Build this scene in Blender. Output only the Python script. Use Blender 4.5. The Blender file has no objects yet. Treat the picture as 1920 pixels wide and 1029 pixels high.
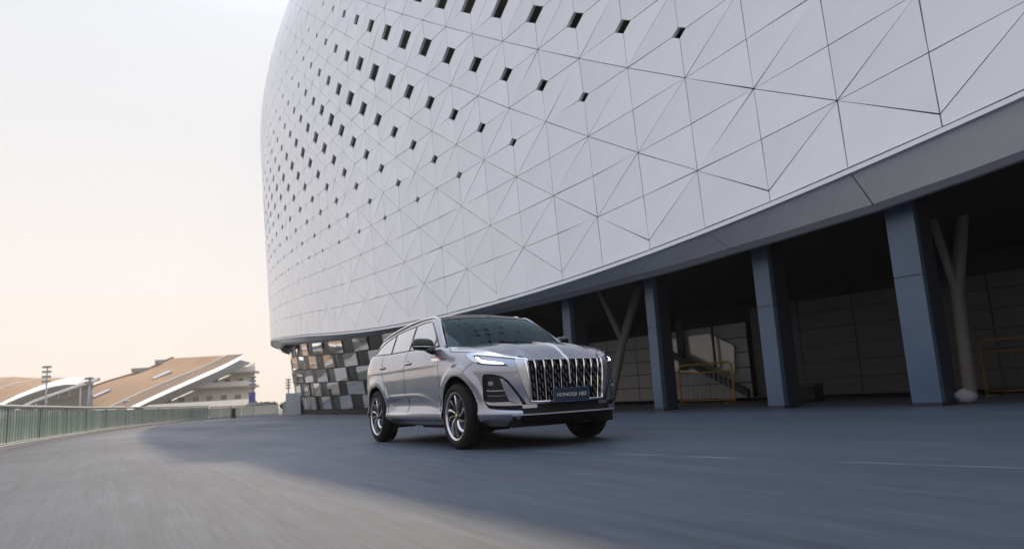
import bpy, math, random
import numpy as np
from mathutils import Vector, Matrix
from mathutils.bvhtree import BVHTree
random.seed(7); RNG = np.random.RandomState(7)
SC = bpy.context.scene
COL = SC.collection

# ------------------------------------------------------------------ camera, sky, sun, exposure
FPX, PITCH, ROLL, CAMH = 1330.02, 0.16623, 0.05668, 0.58331
_f = np.array([0, math.cos(PITCH), math.sin(PITCH)]); _r0 = np.array([1., 0, 0]); _u0 = np.cross(_r0, _f)
CR = math.cos(ROLL) * _r0 - math.sin(ROLL) * _u0
CU = math.sin(ROLL) * _r0 + math.cos(ROLL) * _u0
CF = _f
cam = bpy.data.cameras.new('camera'); camo = bpy.data.objects.new('camera', cam); COL.objects.link(camo)
camo.matrix_world = Matrix(((CR[0], CU[0], -CF[0], 0), (CR[1], CU[1], -CF[1], 0), (CR[2], CU[2], -CF[2], CAMH), (0, 0, 0, 1)))
cam.sensor_width = 36; cam.lens = FPX / 1920 * 36; cam.clip_start = .05; cam.clip_end = 2000
cam.dof.use_dof = True; cam.dof.focus_distance = 8.3; cam.dof.aperture_fstop = 1.6
SC.camera = camo
SUN_EL, SUN_AZ = math.radians(52.6), math.radians(-5)       # azimuth from +Y towards +X
w = bpy.data.worlds.new('World'); SC.world = w; w.use_nodes = True
nt = w.node_tree; nt.nodes.clear()
N = nt.nodes.new; LK = nt.links.new
out = N('ShaderNodeOutputWorld'); sky = N('ShaderNodeTexSky'); sky.sky_type = 'NISHITA'; sky.sun_disc = False
sky.sun_elevation = SUN_EL; sky.sun_rotation = SUN_AZ; sky.dust_density = 2.0; sky.air_density = 1.3; sky.ozone_density = 2.0
b1 = N('ShaderNodeBackground'); b1.inputs[1].default_value = .11; LK(sky.outputs[0], b1.inputs[0])
tc = N('ShaderNodeTexCoord'); sx = N('ShaderNodeSeparateXYZ'); LK(tc.outputs['Generated'], sx.inputs[0])
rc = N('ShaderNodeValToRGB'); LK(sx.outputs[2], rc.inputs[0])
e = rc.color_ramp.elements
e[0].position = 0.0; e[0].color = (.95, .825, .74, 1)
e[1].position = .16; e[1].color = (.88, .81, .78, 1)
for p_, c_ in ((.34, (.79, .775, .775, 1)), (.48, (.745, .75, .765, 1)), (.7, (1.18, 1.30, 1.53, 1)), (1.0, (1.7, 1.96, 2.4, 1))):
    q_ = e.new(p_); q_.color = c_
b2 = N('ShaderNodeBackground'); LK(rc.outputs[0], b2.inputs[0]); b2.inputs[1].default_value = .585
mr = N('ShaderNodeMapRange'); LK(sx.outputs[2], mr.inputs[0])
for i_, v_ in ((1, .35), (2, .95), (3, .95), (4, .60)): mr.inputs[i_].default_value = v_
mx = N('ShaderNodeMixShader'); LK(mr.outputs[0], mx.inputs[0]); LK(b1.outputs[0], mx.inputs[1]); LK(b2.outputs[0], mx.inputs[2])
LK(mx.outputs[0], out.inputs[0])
sl = bpy.data.lights.new('sun', 'SUN'); slo = bpy.data.objects.new('sun', sl); COL.objects.link(slo)
sl.energy = 1.9; sl.color = (1, .78, .48); sl.angle = math.radians(.8)
sdir = Vector((math.sin(SUN_AZ) * math.cos(SUN_EL), math.cos(SUN_AZ) * math.cos(SUN_EL), math.sin(SUN_EL)))
slo.rotation_euler = sdir.to_track_quat('Z', 'Y').to_euler(); slo.location = (0, 0, 60)
SC.view_settings.view_transform = 'Standard'; SC.view_settings.look = 'None'
SC.view_settings.exposure = 0.93; SC.view_settings.gamma = 1; SC.view_settings.use_curve_mapping = False

# ------------------------------------------------------------------ helpers
def cam_ray(px):
    d = ((px[0] - 960) / FPX) * CR + ((514.5 - px[1]) / FPX) * CU + CF
    return d / np.linalg.norm(d)
def at(px, py, depth):
    d = cam_ray((px, py)); return np.array([0, 0, CAMH]) + d * (depth / d[1])
def project(P):
    Q = np.asarray(P, float) - np.array([0, 0, CAMH]); Z = Q @ CF
    return 960 + FPX * (Q @ CR) / Z, 514.5 - FPX * (Q @ CU) / Z, Z
def empty(name, loc=(0, 0, 0), rz=0, parent=None):
    o = bpy.data.objects.new(name, None); COL.objects.link(o); o.location = loc; o.rotation_euler = (0, 0, rz)
    if parent: o.parent = parent
    return o
def tag(o, label=None, cat=None, group=None, kind=None):
    if label: o['label'] = label
    if cat: o['category'] = cat
    if group: o['group'] = group
    if kind: o['kind'] = kind
    return o
class MB:
    def __init__(s): s.v = []; s.f = []
    def add(s, V, F):
        n = len(s.v); s.v += [tuple(map(float, p)) for p in V]; s.f += [tuple(i + n for i in f) for f in F]; return s
    def box(s, c, size, rz=0., R=None):
        x, y, z = np.array(size) / 2
        P = np.array([(-x, -y, -z), (x, -y, -z), (x, y, -z), (-x, y, -z), (-x, -y, z), (x, -y, z), (x, y, z), (-x, y, z)])
        if R is None: R = np.array([[math.cos(rz), -math.sin(rz), 0], [math.sin(rz), math.cos(rz), 0], [0, 0, 1]])
        return s.add(P @ np.asarray(R).T + np.array(c), [(0, 3, 2, 1), (4, 5, 6, 7), (0, 1, 5, 4), (1, 2, 6, 5), (2, 3, 7, 6), (3, 0, 4, 7)])
    def prism(s, poly, vec):
        n = len(poly); P = [np.array(p, float) for p in poly]; Q = [p + np.array(vec) for p in P]
        return s.add(P + Q, [tuple(range(n))[::-1], tuple(range(n, 2 * n))] + [(i, (i + 1) % n, n + (i + 1) % n, n + i) for i in range(n)])
    def grid(s, G, closed_u=False, flip=False):
        G = np.asarray(G); m, n = G.shape[:2]; F = []
        for i in range(m - 1):
            for j in range(n if closed_u else n - 1):
                k = (j + 1) % n; q = (i * n + j, i * n + k, (i + 1) * n + k, (i + 1) * n + j)
                F.append(q[::-1] if flip else q)
        return s.add(G.reshape(-1, 3), F)
    def tube(s, path, r, n=8, caps=True, closed=False):
        P = [np.array(p, float) for p in path]; m = len(P); rr = r if hasattr(r, '__len__') else [r] * m; rings = []
        prev = None
        for i in range(m):
            a = P[(i - 1) % m] if (closed or i > 0) else P[i]; b = P[(i + 1) % m] if (closed or i < m - 1) else P[i]
            t = b - a; t = t / (np.linalg.norm(t) + 1e-12)
            if prev is None:
                h = np.array([0, 0, 1.]) if abs(t[2]) < .9 else np.array([1., 0, 0])
                u = np.cross(h, t)
            else: u = prev - t * (prev @ t)
            u /= np.linalg.norm(u); prev = u; w_ = np.cross(t, u)
            rings.append([P[i] + rr[i] * (math.cos(q) * u + math.sin(q) * w_) for q in np.arange(n) * 2 * math.pi / n])
        if closed: rings.append(rings[0])
        n0 = len(s.v); s.grid(np.array(rings), closed_u=True)
        if caps and not closed: s.f += [tuple(n0 + j for j in range(n))[::-1], tuple(n0 + (m - 1) * n + j for j in range(n))]
        return s
    def lathe_y(s, prof, n=48, c=(0, 0, 0)):   # prof: (r, y)
        G = [[(c[0] + r * math.cos(q), c[1] + y, c[2] + r * math.sin(q)) for q in np.arange(n) * 2 * math.pi / n] for r, y in prof]
        return s.grid(np.array(G), closed_u=True)
    def mirror_y(s):
        m = MB(); m.v = [(x, -y, z) for x, y, z in s.v]; m.f = [f[::-1] for f in s.f]; return m
    def build(s, name, mat, parent=None, smooth=False, kind=None, label=None, auto=None):
        me = bpy.data.meshes.new(name); me.from_pydata(s.v, [], s.f); me.update()
        o = bpy.data.objects.new(name, me); COL.objects.link(o)
        if mat: me.materials.append(mat)
        if smooth:
            me.polygons.foreach_set('use_smooth', [True] * len(me.polygons))
            if auto: me.set_sharp_from_angle(angle=math.radians(auto))
        if parent: o.parent = parent
        if kind: o['kind'] = kind
        if label: o['label'] = label
        return o

# ------------------------------------------------------------------ materials
def mat(name, col, rough=.5, metal=0., coat=0., spec=.5, noise=0., nscale=5., bump=0., bscale=60., emit=None, es=1., rnd=0., stretch=(1, 1, 1)):
    m = bpy.data.materials.new(name); m.use_nodes = True; t = m.node_tree; b = t.nodes['Principled BSDF']
    b.inputs['Base Color'].default_value = (*col, 1); b.inputs['Roughness'].default_value = rough; b.inputs['Metallic'].default_value = metal
    b.inputs['Coat Weight'].default_value = coat; b.inputs['Coat Roughness'].default_value = .03; b.inputs['Specular IOR Level'].default_value = spec
    if emit: b.inputs['Emission Color'].default_value = (*emit, 1); b.inputs['Emission Strength'].default_value = es
    src = None
    if noise or bump:
        c = t.nodes.new('ShaderNodeTexCoord'); mp = t.nodes.new('ShaderNodeMapping'); mp.inputs['Scale'].default_value = stretch
        t.links.new(c.outputs['Object'], mp.inputs[0])
    if noise:
        n1 = t.nodes.new('ShaderNodeTexNoise'); n1.inputs['Scale'].default_value = nscale; n1.inputs['Detail'].default_value = 6; n1.inputs['Roughness'].default_value = .65
        t.links.new(mp.outputs[0], n1.inputs['Vector'])
        r = t.nodes.new('ShaderNodeMapRange'); r.inputs[1].default_value = .3; r.inputs[2].default_value = .7; r.inputs[3].default_value = 1 - noise; r.inputs[4].default_value = 1 + noise
        t.links.new(n1.outputs[0], r.inputs[0])
        mu = t.nodes.new('ShaderNodeVectorMath'); mu.operation = 'SCALE'; mu.inputs[0].default_value = col
        t.links.new(r.outputs[0], mu.inputs['Scale']); src = mu.outputs[0]
    if rnd:
        oi = t.nodes.new('ShaderNodeObjectInfo'); r2 = t.nodes.new('ShaderNodeMapRange'); r2.inputs[3].default_value = 1 - rnd; r2.inputs[4].default_value = 1 + rnd
        t.links.new(oi.outputs['Random'], r2.inputs[0]); mu2 = t.nodes.new('ShaderNodeVectorMath'); mu2.operation = 'SCALE'; mu2.inputs[0].default_value = col
        if src: t.links.new(src, mu2.inputs[0])
        t.links.new(r2.outputs[0], mu2.inputs['Scale']); src = mu2.outputs[0]
    if src: t.links.new(src, b.inputs['Base Color'])
    if bump:
        n2 = t.nodes.new('ShaderNodeTexNoise'); n2.inputs['Scale'].default_value = bscale; n2.inputs['Detail'].default_value = 4; t.links.new(mp.outputs[0], n2.inputs['Vector'])
        bp = t.nodes.new('ShaderNodeBump'); bp.inputs['Strength'].default_value = bump; bp.inputs['Distance'].default_value = .01
        t.links.new(n2.outputs[0], bp.inputs['Height']); t.links.new(bp.outputs[0], b.inputs['Normal'])
    return m
def glassmat(name, tint, refl=.06, ior=1.5):
    m = bpy.data.materials.new(name); m.use_nodes = True; t = m.node_tree; t.nodes.clear()
    o = t.nodes.new('ShaderNodeOutputMaterial'); a = t.nodes.new('ShaderNodeBsdfTransparent'); a.inputs[0].default_value = (*tint, 1)
    g = t.nodes.new('ShaderNodeBsdfGlossy'); g.inputs['Roughness'].default_value = .01; g.inputs['Color'].default_value = (.62, .86, .92, 1)
    fr = t.nodes.new('ShaderNodeFresnel'); fr.inputs[0].default_value = ior; ad = t.nodes.new('ShaderNodeMath'); ad.inputs[1].default_value = refl
    t.links.new(fr.outputs[0], ad.inputs[0]); x = t.nodes.new('ShaderNodeMixShader'); t.links.new(ad.outputs[0], x.inputs[0])
    t.links.new(a.outputs[0], x.inputs[1]); t.links.new(g.outputs[0], x.inputs[2]); t.links.new(x.outputs[0], o.inputs[0]); return m
M = dict(
    paint=mat('car_paint', (.295, .305, .36), .26, .75, 1.0),
    black=mat('gloss_black', (.005, .005, .006), .12, 0, .35, spec=.3),
    plastic=mat('black_plastic', (.005, .005, .006), .5, spec=.12),
    cavity=mat('dark_cavity', (.004, .004, .005), .8, spec=.05),
    chrome=mat('chrome', (.80, .80, .82), .12, 1),
    satin=mat('satin_chrome', (.62, .62, .64), .3, 1),
    rubber=mat('tyre_rubber', (.008, .008, .009), .7, spec=.2, bump=.15, bscale=80),
    rim=mat('alloy_rim', (.55, .55, .57), .25, .9, .3),
    rimdark=mat('alloy_dark', (.05, .05, .055), .3, .7, .3),
    disc=mat('brake_disc', (.25, .25, .25), .35, 1),
    gold=mat('gold_cap', (.75, .55, .25), .25, 1),
    glass=glassmat('windscreen_glass', (.40, .56, .57), .01),
    tint=mat('tinted_window', (.50, .51, .53), .02, .72, .5, spec=.8),
    lampglass=mat('lamp_glass', (.012, .013, .015), .12, 0, .3, spec=.3),
    drl=mat('daytime_lamp', (.9, .9, .9), .3, emit=(1, .97, .92), es=1.5),
    lampchrome=mat('lamp_reflector', (.55, .57, .62), .12, 1, noise=.25, nscale=60),
    red=mat('red_accent', (.4, .01, .015), .3, coat=.6),
    plate=mat('plate_face', (.012, .02, .035), .35), plateedge=mat('plate_edge', (.06, .14, .32), .3),
    white=mat('white_lettering', (.55, .55, .56), .5),
    seat=mat('seat_leather', (.05, .045, .045), .5), dash=mat('dashboard', (.02, .02, .022), .6),
    skin=mat('skin', (.42, .26, .19), .5), shirt=mat('dark_shirt', (.02, .022, .03), .8), hair=mat('dark_hair', (.008, .007, .006), .6),
    panel=mat('white_cladding', (.80, .81, .845), .30, 0, .35, .6, noise=.05, nscale=.7, rnd=.035),
    backing=mat('facade_backing', (.10, .10, .10), .7),
    trim=mat('edge_trim', (.75, .76, .78), .35),
    soffit=mat('soffit_metal', (.86, .88, .90), .4, 0, .3, noise=.05, nscale=.8),
    fascia=mat('fascia_dark', (.15, .17, .205), .5),
    column=mat('column_cladding', (.068, .107, .172), .35, .2, noise=.08, nscale=1.5),
    dark=mat('under_croft_dark', (.012, .0125, .014), .8), column_shade=mat('shaded_column_side', (.014, .018, .03), .5),
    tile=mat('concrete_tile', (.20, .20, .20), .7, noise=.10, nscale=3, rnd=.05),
    tile_shaded=mat('shaded_tile', (.032, .032, .034), .7, noise=.12, nscale=3, rnd=.06),  # darker copy of the wall tile, undercroft shade put into its colour
    brace=mat('brace_steel', (.13, .125, .115), .6, noise=.1, nscale=4),
    yellow=mat('yellow_paint', (.26, .135, .01), .45, noise=.12, nscale=9),
    mirror=mat('mirror_glass_panel', (.74, .76, .76), .03, .95),
    darkglass=mat('dark_glass_panel', (.004, .0045, .006), .2, 0, 0, .12),
    paleblock=mat('pale_block', (.5, .51, .55), .6, noise=.08, nscale=4),
    fglass=mat('green_fence_panel', (.36, .46, .39), .35, 0, .5, noise=.12, nscale=2, rnd=.22),
    frail=mat('fence_rail', (.38, .40, .37), .5), fpost=mat('fence_post', (.20, .25, .23), .5),
    cream=mat('cream_wall', (.80, .75, .63), .8, noise=.06, nscale=.4),
    roofbrown=mat('brown_roof', (.27, .155, .082), .75, noise=.18, nscale=.25),
    roofstrip=mat('brown_roof_edge', (.17, .105, .066), .75, noise=.1, nscale=.3),
    whitetrim=mat('white_fascia', (.85, .82, .76), .6), skylight=mat('skylight_glass', (.5, .56, .66), .15, .4),
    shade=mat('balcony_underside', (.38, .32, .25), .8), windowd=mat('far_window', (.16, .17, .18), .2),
    greyroof=mat('grey_metal_roof', (.20, .20, .20), .6, noise=.1, nscale=.4),
    mast=mat('galvanised_mast', (.42, .42, .44), .5), lampbox=mat('lamp_housing', (.24, .24, .26), .5),
    banner=mat('blue_banner', (.10, .10, .30), .7), bag=mat('white_sack', (.19, .19, .21), .85, noise=.1, nscale=12),
    figure=mat('dark_bollard', (.05, .045, .03), .7), hedge=mat('green_hedge', (.07, .09, .04), .8, noise=.4, nscale=8),
)

# ------------------------------------------------------------------ ground
CARX, CARY, CARH = -.5951, 9.8691, .51768
FWD = np.array([math.sin(CARH), -math.cos(CARH), 0]); CAR_RZ = math.atan2(FWD[1], FWD[0])
def ground_mat():
    m = bpy.data.materials.new('road_concrete'); m.use_nodes = True; t = m.node_tree; b = t.nodes['Principled BSDF']
    c = t.nodes.new('ShaderNodeTexCoord'); rot = t.nodes.new('ShaderNodeMapping'); rot.vector_type = 'POINT'; rot.inputs['Rotation'].default_value = (0, 0, -CAR_RZ)
    t.links.new(c.outputs['Object'], rot.inputs[0])
    def noise(sc, st, det=5, ro=.6):
        mp = t.nodes.new('ShaderNodeMapping'); mp.inputs['Scale'].default_value = st; t.links.new(rot.outputs[0], mp.inputs[0])
        n = t.nodes.new('ShaderNodeTexNoise'); n.inputs['Scale'].default_value = sc; n.inputs['Detail'].default_value = det; n.inputs['Roughness'].default_value = ro
        t.links.new(mp.outputs[0], n.inputs['Vector']); return n.outputs[0]
    def rng(s, a, b_, lo, hi):
        r = t.nodes.new('ShaderNodeMapRange'); r.inputs[1].default_value = a; r.inputs[2].default_value = b_; r.inputs[3].default_value = lo; r.inputs[4].default_value = hi
        t.links.new(s, r.inputs[0]); return r.outputs[0]
    def mul(a, b_):
        n = t.nodes.new('ShaderNodeMath'); n.operation = 'MULTIPLY'; t.links.new(a, n.inputs[0]); t.links.new(b_, n.inputs[1]); return n.outputs[0]
    streak = rng(noise(9, (.04, 1, 1), 6, .75), .34, .66, .76, 1.22)
    fine = rng(noise(55, (.035, 1, 1), 5, .75), .34, .66, .74, 1.24)
    patch = rng(noise(.25, (.40, 1, 1), 5, .6), .32, .68, .78, 1.18)
    tyre = rng(noise(1.3, (.02, 1, 1), 3, .5), .35, .65, .92, 1.06)
    v = mul(mul(streak, fine), mul(patch, tyre))
    s = t.nodes.new('ShaderNodeVectorMath'); s.operation = 'SCALE'; s.inputs[0].default_value = (.060, .074, .101); t.links.new(v, s.inputs['Scale'])
    t.links.new(s.outputs[0], b.inputs['Base Color'])
    t.links.new(rng(patch, .84, 1.14, .62, .48), b.inputs['Roughness']); b.inputs['Specular IOR Level'].default_value = .35
    bp = t.nodes.new('ShaderNodeBump'); bp.inputs['Strength'].default_value = .25; bp.inputs['Distance'].default_value = .01
    t.links.new(noise(60, (.25, 1, 1), 4, .7), bp.inputs['Height']); t.links.new(bp.outputs[0], b.inputs['Normal'])
    return m
g = MB().grid(np.array([[(x, y, 0) for x in np.linspace(-320, 320, 9)] for y in np.linspace(-120, 460, 9)]))
tag(g.build('ground', ground_mat()), kind='structure')
# worn painted line across the apron
def gpt(px, py):
    d = cam_ray((px, py)); return np.array([0, 0, CAMH]) + d * (-CAMH / d[2])
la, lb = gpt(1010, 846), gpt(1960, 880); dl = lb - la; lb = la + dl * 1.5; la = la - dl * .25
nl = np.cross(dl / np.linalg.norm(dl), (0, 0, 1)) * .028
def line_mat():
    m = mat('worn_line_paint', (.42, .44, .48), .6); t = m.node_tree; b = t.nodes['Principled BSDF']
    c = t.nodes.new('ShaderNodeTexCoord'); n = t.nodes.new('ShaderNodeTexNoise'); n.inputs['Scale'].default_value = 2.2; n.inputs['Detail'].default_value = 8
    t.links.new(c.outputs['Object'], n.inputs['Vector']); r = t.nodes.new('ShaderNodeMapRange')
    for i, v in ((1, .42), (2, .62), (3, 0), (4, .34)): r.inputs[i].default_value = v
    t.links.new(n.outputs[0], r.inputs[0]); t.links.new(r.outputs[0], b.inputs['Alpha']); return m
z4 = np.array([0, 0, .004])
tag(MB().add([la - nl + z4, la + nl + z4, lb + nl + z4, lb - nl + z4], [(0, 3, 2, 1)]).build('lane_line', line_mat()), kind='structure')

# ------------------------------------------------------------------ stadium
LAM = .62
KZ = np.array([-3, 0, 2, 4, 6, 8, 11.]); ZK = np.array([8.72613, 6., 4.85186, 4.42768, 4.51458, 5.01506, 6.15729])
def natspline(xk, yk, x):
    n = len(xk); h = np.diff(xk); A = np.zeros((n, n)); b = np.zeros(n); A[0, 0] = A[-1, -1] = 1
    for i in range(1, n - 1):
        A[i, i - 1] = h[i - 1]; A[i, i] = 2 * (h[i - 1] + h[i]); A[i, i + 1] = h[i]; b[i] = 3 * ((yk[i + 1] - yk[i]) / h[i] - (yk[i] - yk[i - 1]) / h[i - 1])
    c = np.linalg.solve(A, b); i = np.clip(np.searchsorted(xk, x) - 1, 0, n - 2); t = x - xk[i]
    return yk[i] + ((yk[i + 1] - yk[i]) / h[i] - h[i] * (2 * c[i] + c[i + 1]) / 3) * t + c[i] * t * t + (c[i + 1] - c[i]) / (3 * h[i]) * t ** 3
KG = np.arange(-12, 32, .02)
PSI = 2.25073 - .02 * KG - .026 * np.maximum(0, KG - 17) ** 2
PSI = PSI + .033 * np.clip((KG - 8.5) / 2.5, 0, 1)
PSI = np.where(KG > 26, PSI[np.argmin(abs(KG - 26))], PSI)
_st = math.exp(1.54114) * LAM * .02
XG = np.cumsum(np.cos(PSI)) * _st; YG = np.cumsum(np.sin(PSI)) * _st; _i0 = np.argmin(abs(KG))
XG += 10.42236 * LAM - XG[_i0]; YG += 16.17648 * LAM - YG[_i0]
_zg = natspline(KZ, ZK, np.clip(KG, -4, 11)) + np.clip(KG - 11, 0, 6) * .36
_zg = np.where(KG > 11, _zg, _zg)
TOPT = 28
def rim(k): return TOPT + .5 - max(0., min(8.7, (9.2 - k) * 3.2))      # unseen rim, lowered towards the near end to shape its ground shadow
def S(k, t, inset=0., z=None):
    x = np.interp(k, KG, XG); y = np.interp(k, KG, YG); p = np.interp(k, KG, PSI)
    off = (.0752 * t - (.05 * max(0, t - 17) ** 2)) * LAM - inset
    zz = LAM * (np.interp(k, KG, _zg) + 1.5521 * t * (1 - .0038 * min(k, 12))) + CAMH if z is None else z
    return np.array([x - off * math.sin(p), y + off * math.cos(p), zz])
def nrm(k): p = np.interp(k, KG, PSI); return np.array([-math.sin(p), math.cos(p), 0])
def rz_at(k): return float(np.interp(k, KG, PSI))
stad = tag(empty('stadium', S(2, 0, 1.5, 0.)), 'huge white curved stadium clad in triangular panels with small dark openings', 'stadium')
SO = np.array(stad.location)
TE = -.2                                  # the lower edge of the cladding
def opening(r):
    if r < 5 or r > 17: return 0.
    s = .12 + .045 * (r - 5) if r <= 11 else .39 - .05 * (r - 11)
    return max(.10, s)
def inset_poly(P, g):
    P = np.array(P); n = np.cross(P[1] - P[0], P[2] - P[0]); n /= np.linalg.norm(n)
    c = P.mean(0); k = len(P); Q = []
    for i in range(k):
        a, b, d = P[i - 1], P[i], P[(i + 1) % k]
        e1 = (b - a) / np.linalg.norm(b - a); e2 = (d - b) / np.linalg.norm(d - b)
        n1 = np.cross(n, e1); n2 = np.cross(n, e2); den = 1 + n1 @ n2
        Q.append(b + g * (n1 + n2) / max(den, .25))
    return np.array(Q), n
panels = []
def add_panel(P):
    P = np.array(P)
    Q, n = inset_poly(P, .0085)
    ctr = Q.mean(0); kk = n
    if n @ (np.array([-20., 0, 10]) - ctr) < 0 and False: pass
    tilt = RNG.uniform(-.008, .008, 3)
    Q = Q + np.cross(tilt, Q - ctr)
    panels.append((Q, n, ctr))
HK = range(-19, 37)
for r in range(1, TOPT + 1):
    for h in HK:
        k0, k1 = h / 2, (h + 1) / 2; t0, t1 = r - 1, r
        if t1 > rim((k0 + k1) / 2): continue
        tri = []
        if (h + r - 1) % 2 == 0: n1, n2 = (k0, t0), (k1, t1); ms = [((k1, t0), n1, n2, r), ((k0, t1), n2, n1, r + 1)]
        else: n1, n2 = (k1, t0), (k0, t1); ms = [((k0, t0), n1, n2, r), ((k1, t1), n2, n1, r + 1)]
        for m_, a, b, rm in ms:               # a shares the row of m, b lies above or below m
            A, B, C = S(*a), S(*b), S(*m_); s = opening(rm)
            if rm == 1:
                poly = [A, S(a[0], TE), S(m_[0], TE), B]
            elif s > 0: poly = [A, C + (A - C) * s, C + (B - C) * s, B]
            else: poly = [A, C, B]
            nn = np.cross(poly[1] - poly[0], poly[2] - poly[0])
            if nn @ nrm(k0) < 0: poly = poly[::-1]
            add_panel(poly)
def in_view_area(Q):
    c = Q.mean(0)
    if (c - [0, 0, CAMH]) @ CF < 1: return 0
    x, y, z = project(Q)
    if x.max() < 0 or x.min() > 1920 or y.max() < 0 or y.min() > 1029: return 0
    x = np.clip(x, 0, 1920); y = np.clip(y, 0, 1029)
    return abs(sum(x[i - 1] * y[i] - x[i] * y[i - 1] for i in range(len(x)))) / 2
areas = np.array([in_view_area(p[0]) for p in panels]); order = np.argsort(-areas)
rest = MB(); THK = .09
for rank, i in enumerate(order):
    Q, n, c = panels[i]
    if rank < 300:
        o = MB().prism(Q - n * THK - c, n * THK).build('cladding_panel', M['panel'], stad); o.location = c - SO
    else: rest.prism(Q - n * THK - SO, n * THK)
rest.build('cladding_panels', M['panel'], stad, kind='stuff')
ks = np.arange(-9.5, 26.01, .25); ks18 = np.arange(-9.5, 18.01, .25)
loc = lambda P: np.asarray(P) - SO
MB().grid([[loc(S(k, TE + .03 + (rim(k) - TE) * v, .42)) for k in ks] for v in np.linspace(0, 1, 30)]).build('facade_backing', M['backing'], stad, True)
# the plain far side beyond the panelled part and the closing rear wall
MB().grid([[loc(S(k, t)) for k in np.arange(18.5, 26.01, .25)] for t in np.concatenate([[TE], np.arange(1, TOPT + .6, 1)])]).build('rear_cladding', M['panel'], stad, True)
ringt = [S(k, rim(k), .42) for k in ks]
ztop = max(p[2] for p in ringt)
MB().add([loc(p) for p in ringt], [tuple(range(len(ringt)))]).build('roof', M['soffit'], stad)
p0, p1 = S(26, 0), S(-9.5, 0)
MB().add([loc((p0[0], p0[1], 0)), loc((p1[0], p1[1], 0)), loc((p1[0], p1[1], ringt[0][2])), loc((p0[0], p0[1], ringt[-1][2]))], [(0, 1, 2, 3)]).build('rear_wall', M['dark'], stad)
# lower edge: white trim, sloping soffit plates, dark fascia
def zin(k): return float(np.interp(k, [-9.5, -4.5, -2, -1, 0, .5, 1, 2, 3, 4, 6, 8, 10, 11, 12, 14, 16, 18, 26], [5.0, 5.0, 4.2, 3.82, 3.42, 3.26, 3.16, 3.00, 2.94, 2.91, 3.08, 3.30, 3.62, 3.80, 3.99, 4.42, 4.91, 5.0, 5.0]))
INS = .8
tr = []
for k in np.arange(-9.5, 26.01, .125):
    a = S(k, TE); n = nrm(k); z = np.array([0, 0, 1.])
    tr.append([loc(a + n * .03 - z * .025), loc(a + n * .03 - z * .10), loc(a - n * .06 - z * .11), loc(a - n * .06 - z * .025)])
MB().grid(np.array(tr), closed_u=True, flip=True).build('edge_trim', M['trim'], stad, True, auto=30)
def soff(k, v):   # v 0 outer .. 1 inner
    a = S(k, TE) - nrm(k) * .08 - np.array([0, 0, .095]); b = S(k, 0, INS - .10, zin(k) + .11); return a + (b - a) * v
for k in np.arange(-9.5, 17.99, 1.0):
    P = [soff(k + .004, 0), soff(k + 1 - .004, 0), soff(k + 1 - .004, 1), soff(k + .004, 1)]
    kk = np.linspace(k + .005, k + .995, 5); G = [[soff(q, v) for q in kk] for v in (0, 1)]; up = np.array([0, 0, .05])
    mb = MB().grid([[loc(p) for p in row] for row in G]); mb.grid([[loc(p + up) for p in row] for row in G], flip=True)
    mb.grid([[loc(p) for p in G[1]], [loc(p + up) for p in G[1]]])
    mb.grid([[loc(G[i][0]) for i in (0, 1)], [loc(G[i][0] + up) for i in (0, 1)]]); mb.grid([[loc(G[i][-1]) for i in (0, 1)], [loc(G[i][-1] + up) for i in (0, 1)]], flip=True)
    mb.build('soffit_plate', M['soffit'], stad)
MB().grid([[loc(soff(k, v) + np.array([0, 0, .07])) for k in ks] for v in (0, 1)]).build('soffit_backing', M['backing'], stad, True)
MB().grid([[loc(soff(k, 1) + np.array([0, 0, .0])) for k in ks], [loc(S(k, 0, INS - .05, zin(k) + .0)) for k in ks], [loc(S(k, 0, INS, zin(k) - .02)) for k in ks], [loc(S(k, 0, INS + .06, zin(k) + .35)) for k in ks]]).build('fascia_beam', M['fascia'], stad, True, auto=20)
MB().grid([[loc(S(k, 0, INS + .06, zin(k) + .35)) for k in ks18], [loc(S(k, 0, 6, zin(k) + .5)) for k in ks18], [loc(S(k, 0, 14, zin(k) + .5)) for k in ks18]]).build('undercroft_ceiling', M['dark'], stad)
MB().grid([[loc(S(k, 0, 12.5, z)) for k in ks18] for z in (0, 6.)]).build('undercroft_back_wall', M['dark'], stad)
# columns
for (x, y, cw, cd) in ((1.42, 19.35, .32, .62), (3.27, 16.94, .27, .52), (5.09, 14.34, .36, .6), (6.66, 11.85, .46, .66), (8.45, 9.3, .46, .66)):
    kk = min(np.arange(-4, 8, .02), key=lambda q: np.hypot(*(S(q, 0, 1.6)[:2] - [x, y])))
    rz = rz_at(kk); top = zin(kk) + .3; t_ = np.array([math.cos(rz), math.sin(rz), 0]); n = nrm(kk)
    c = np.array([x, y, 0]) - n * cd / 2
    cm = MB().box(loc(c + [0, 0, top / 2]), (cw - .02, cd, top), rz).build('column', M['column_shade'], stad)  # core coloured dark to carry the shade on the column sides
    for (za, zb) in ((.06, top * .60), (top * .60 + .02, top)):
        h = zb - za
        q = MB().box((0, 0, 0), (cw, .14, h), rz).build('column_cladding', M['column'], cm); q.location = loc(c + n * (cd / 2 - .06) + [0, 0, za + h / 2])
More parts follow.
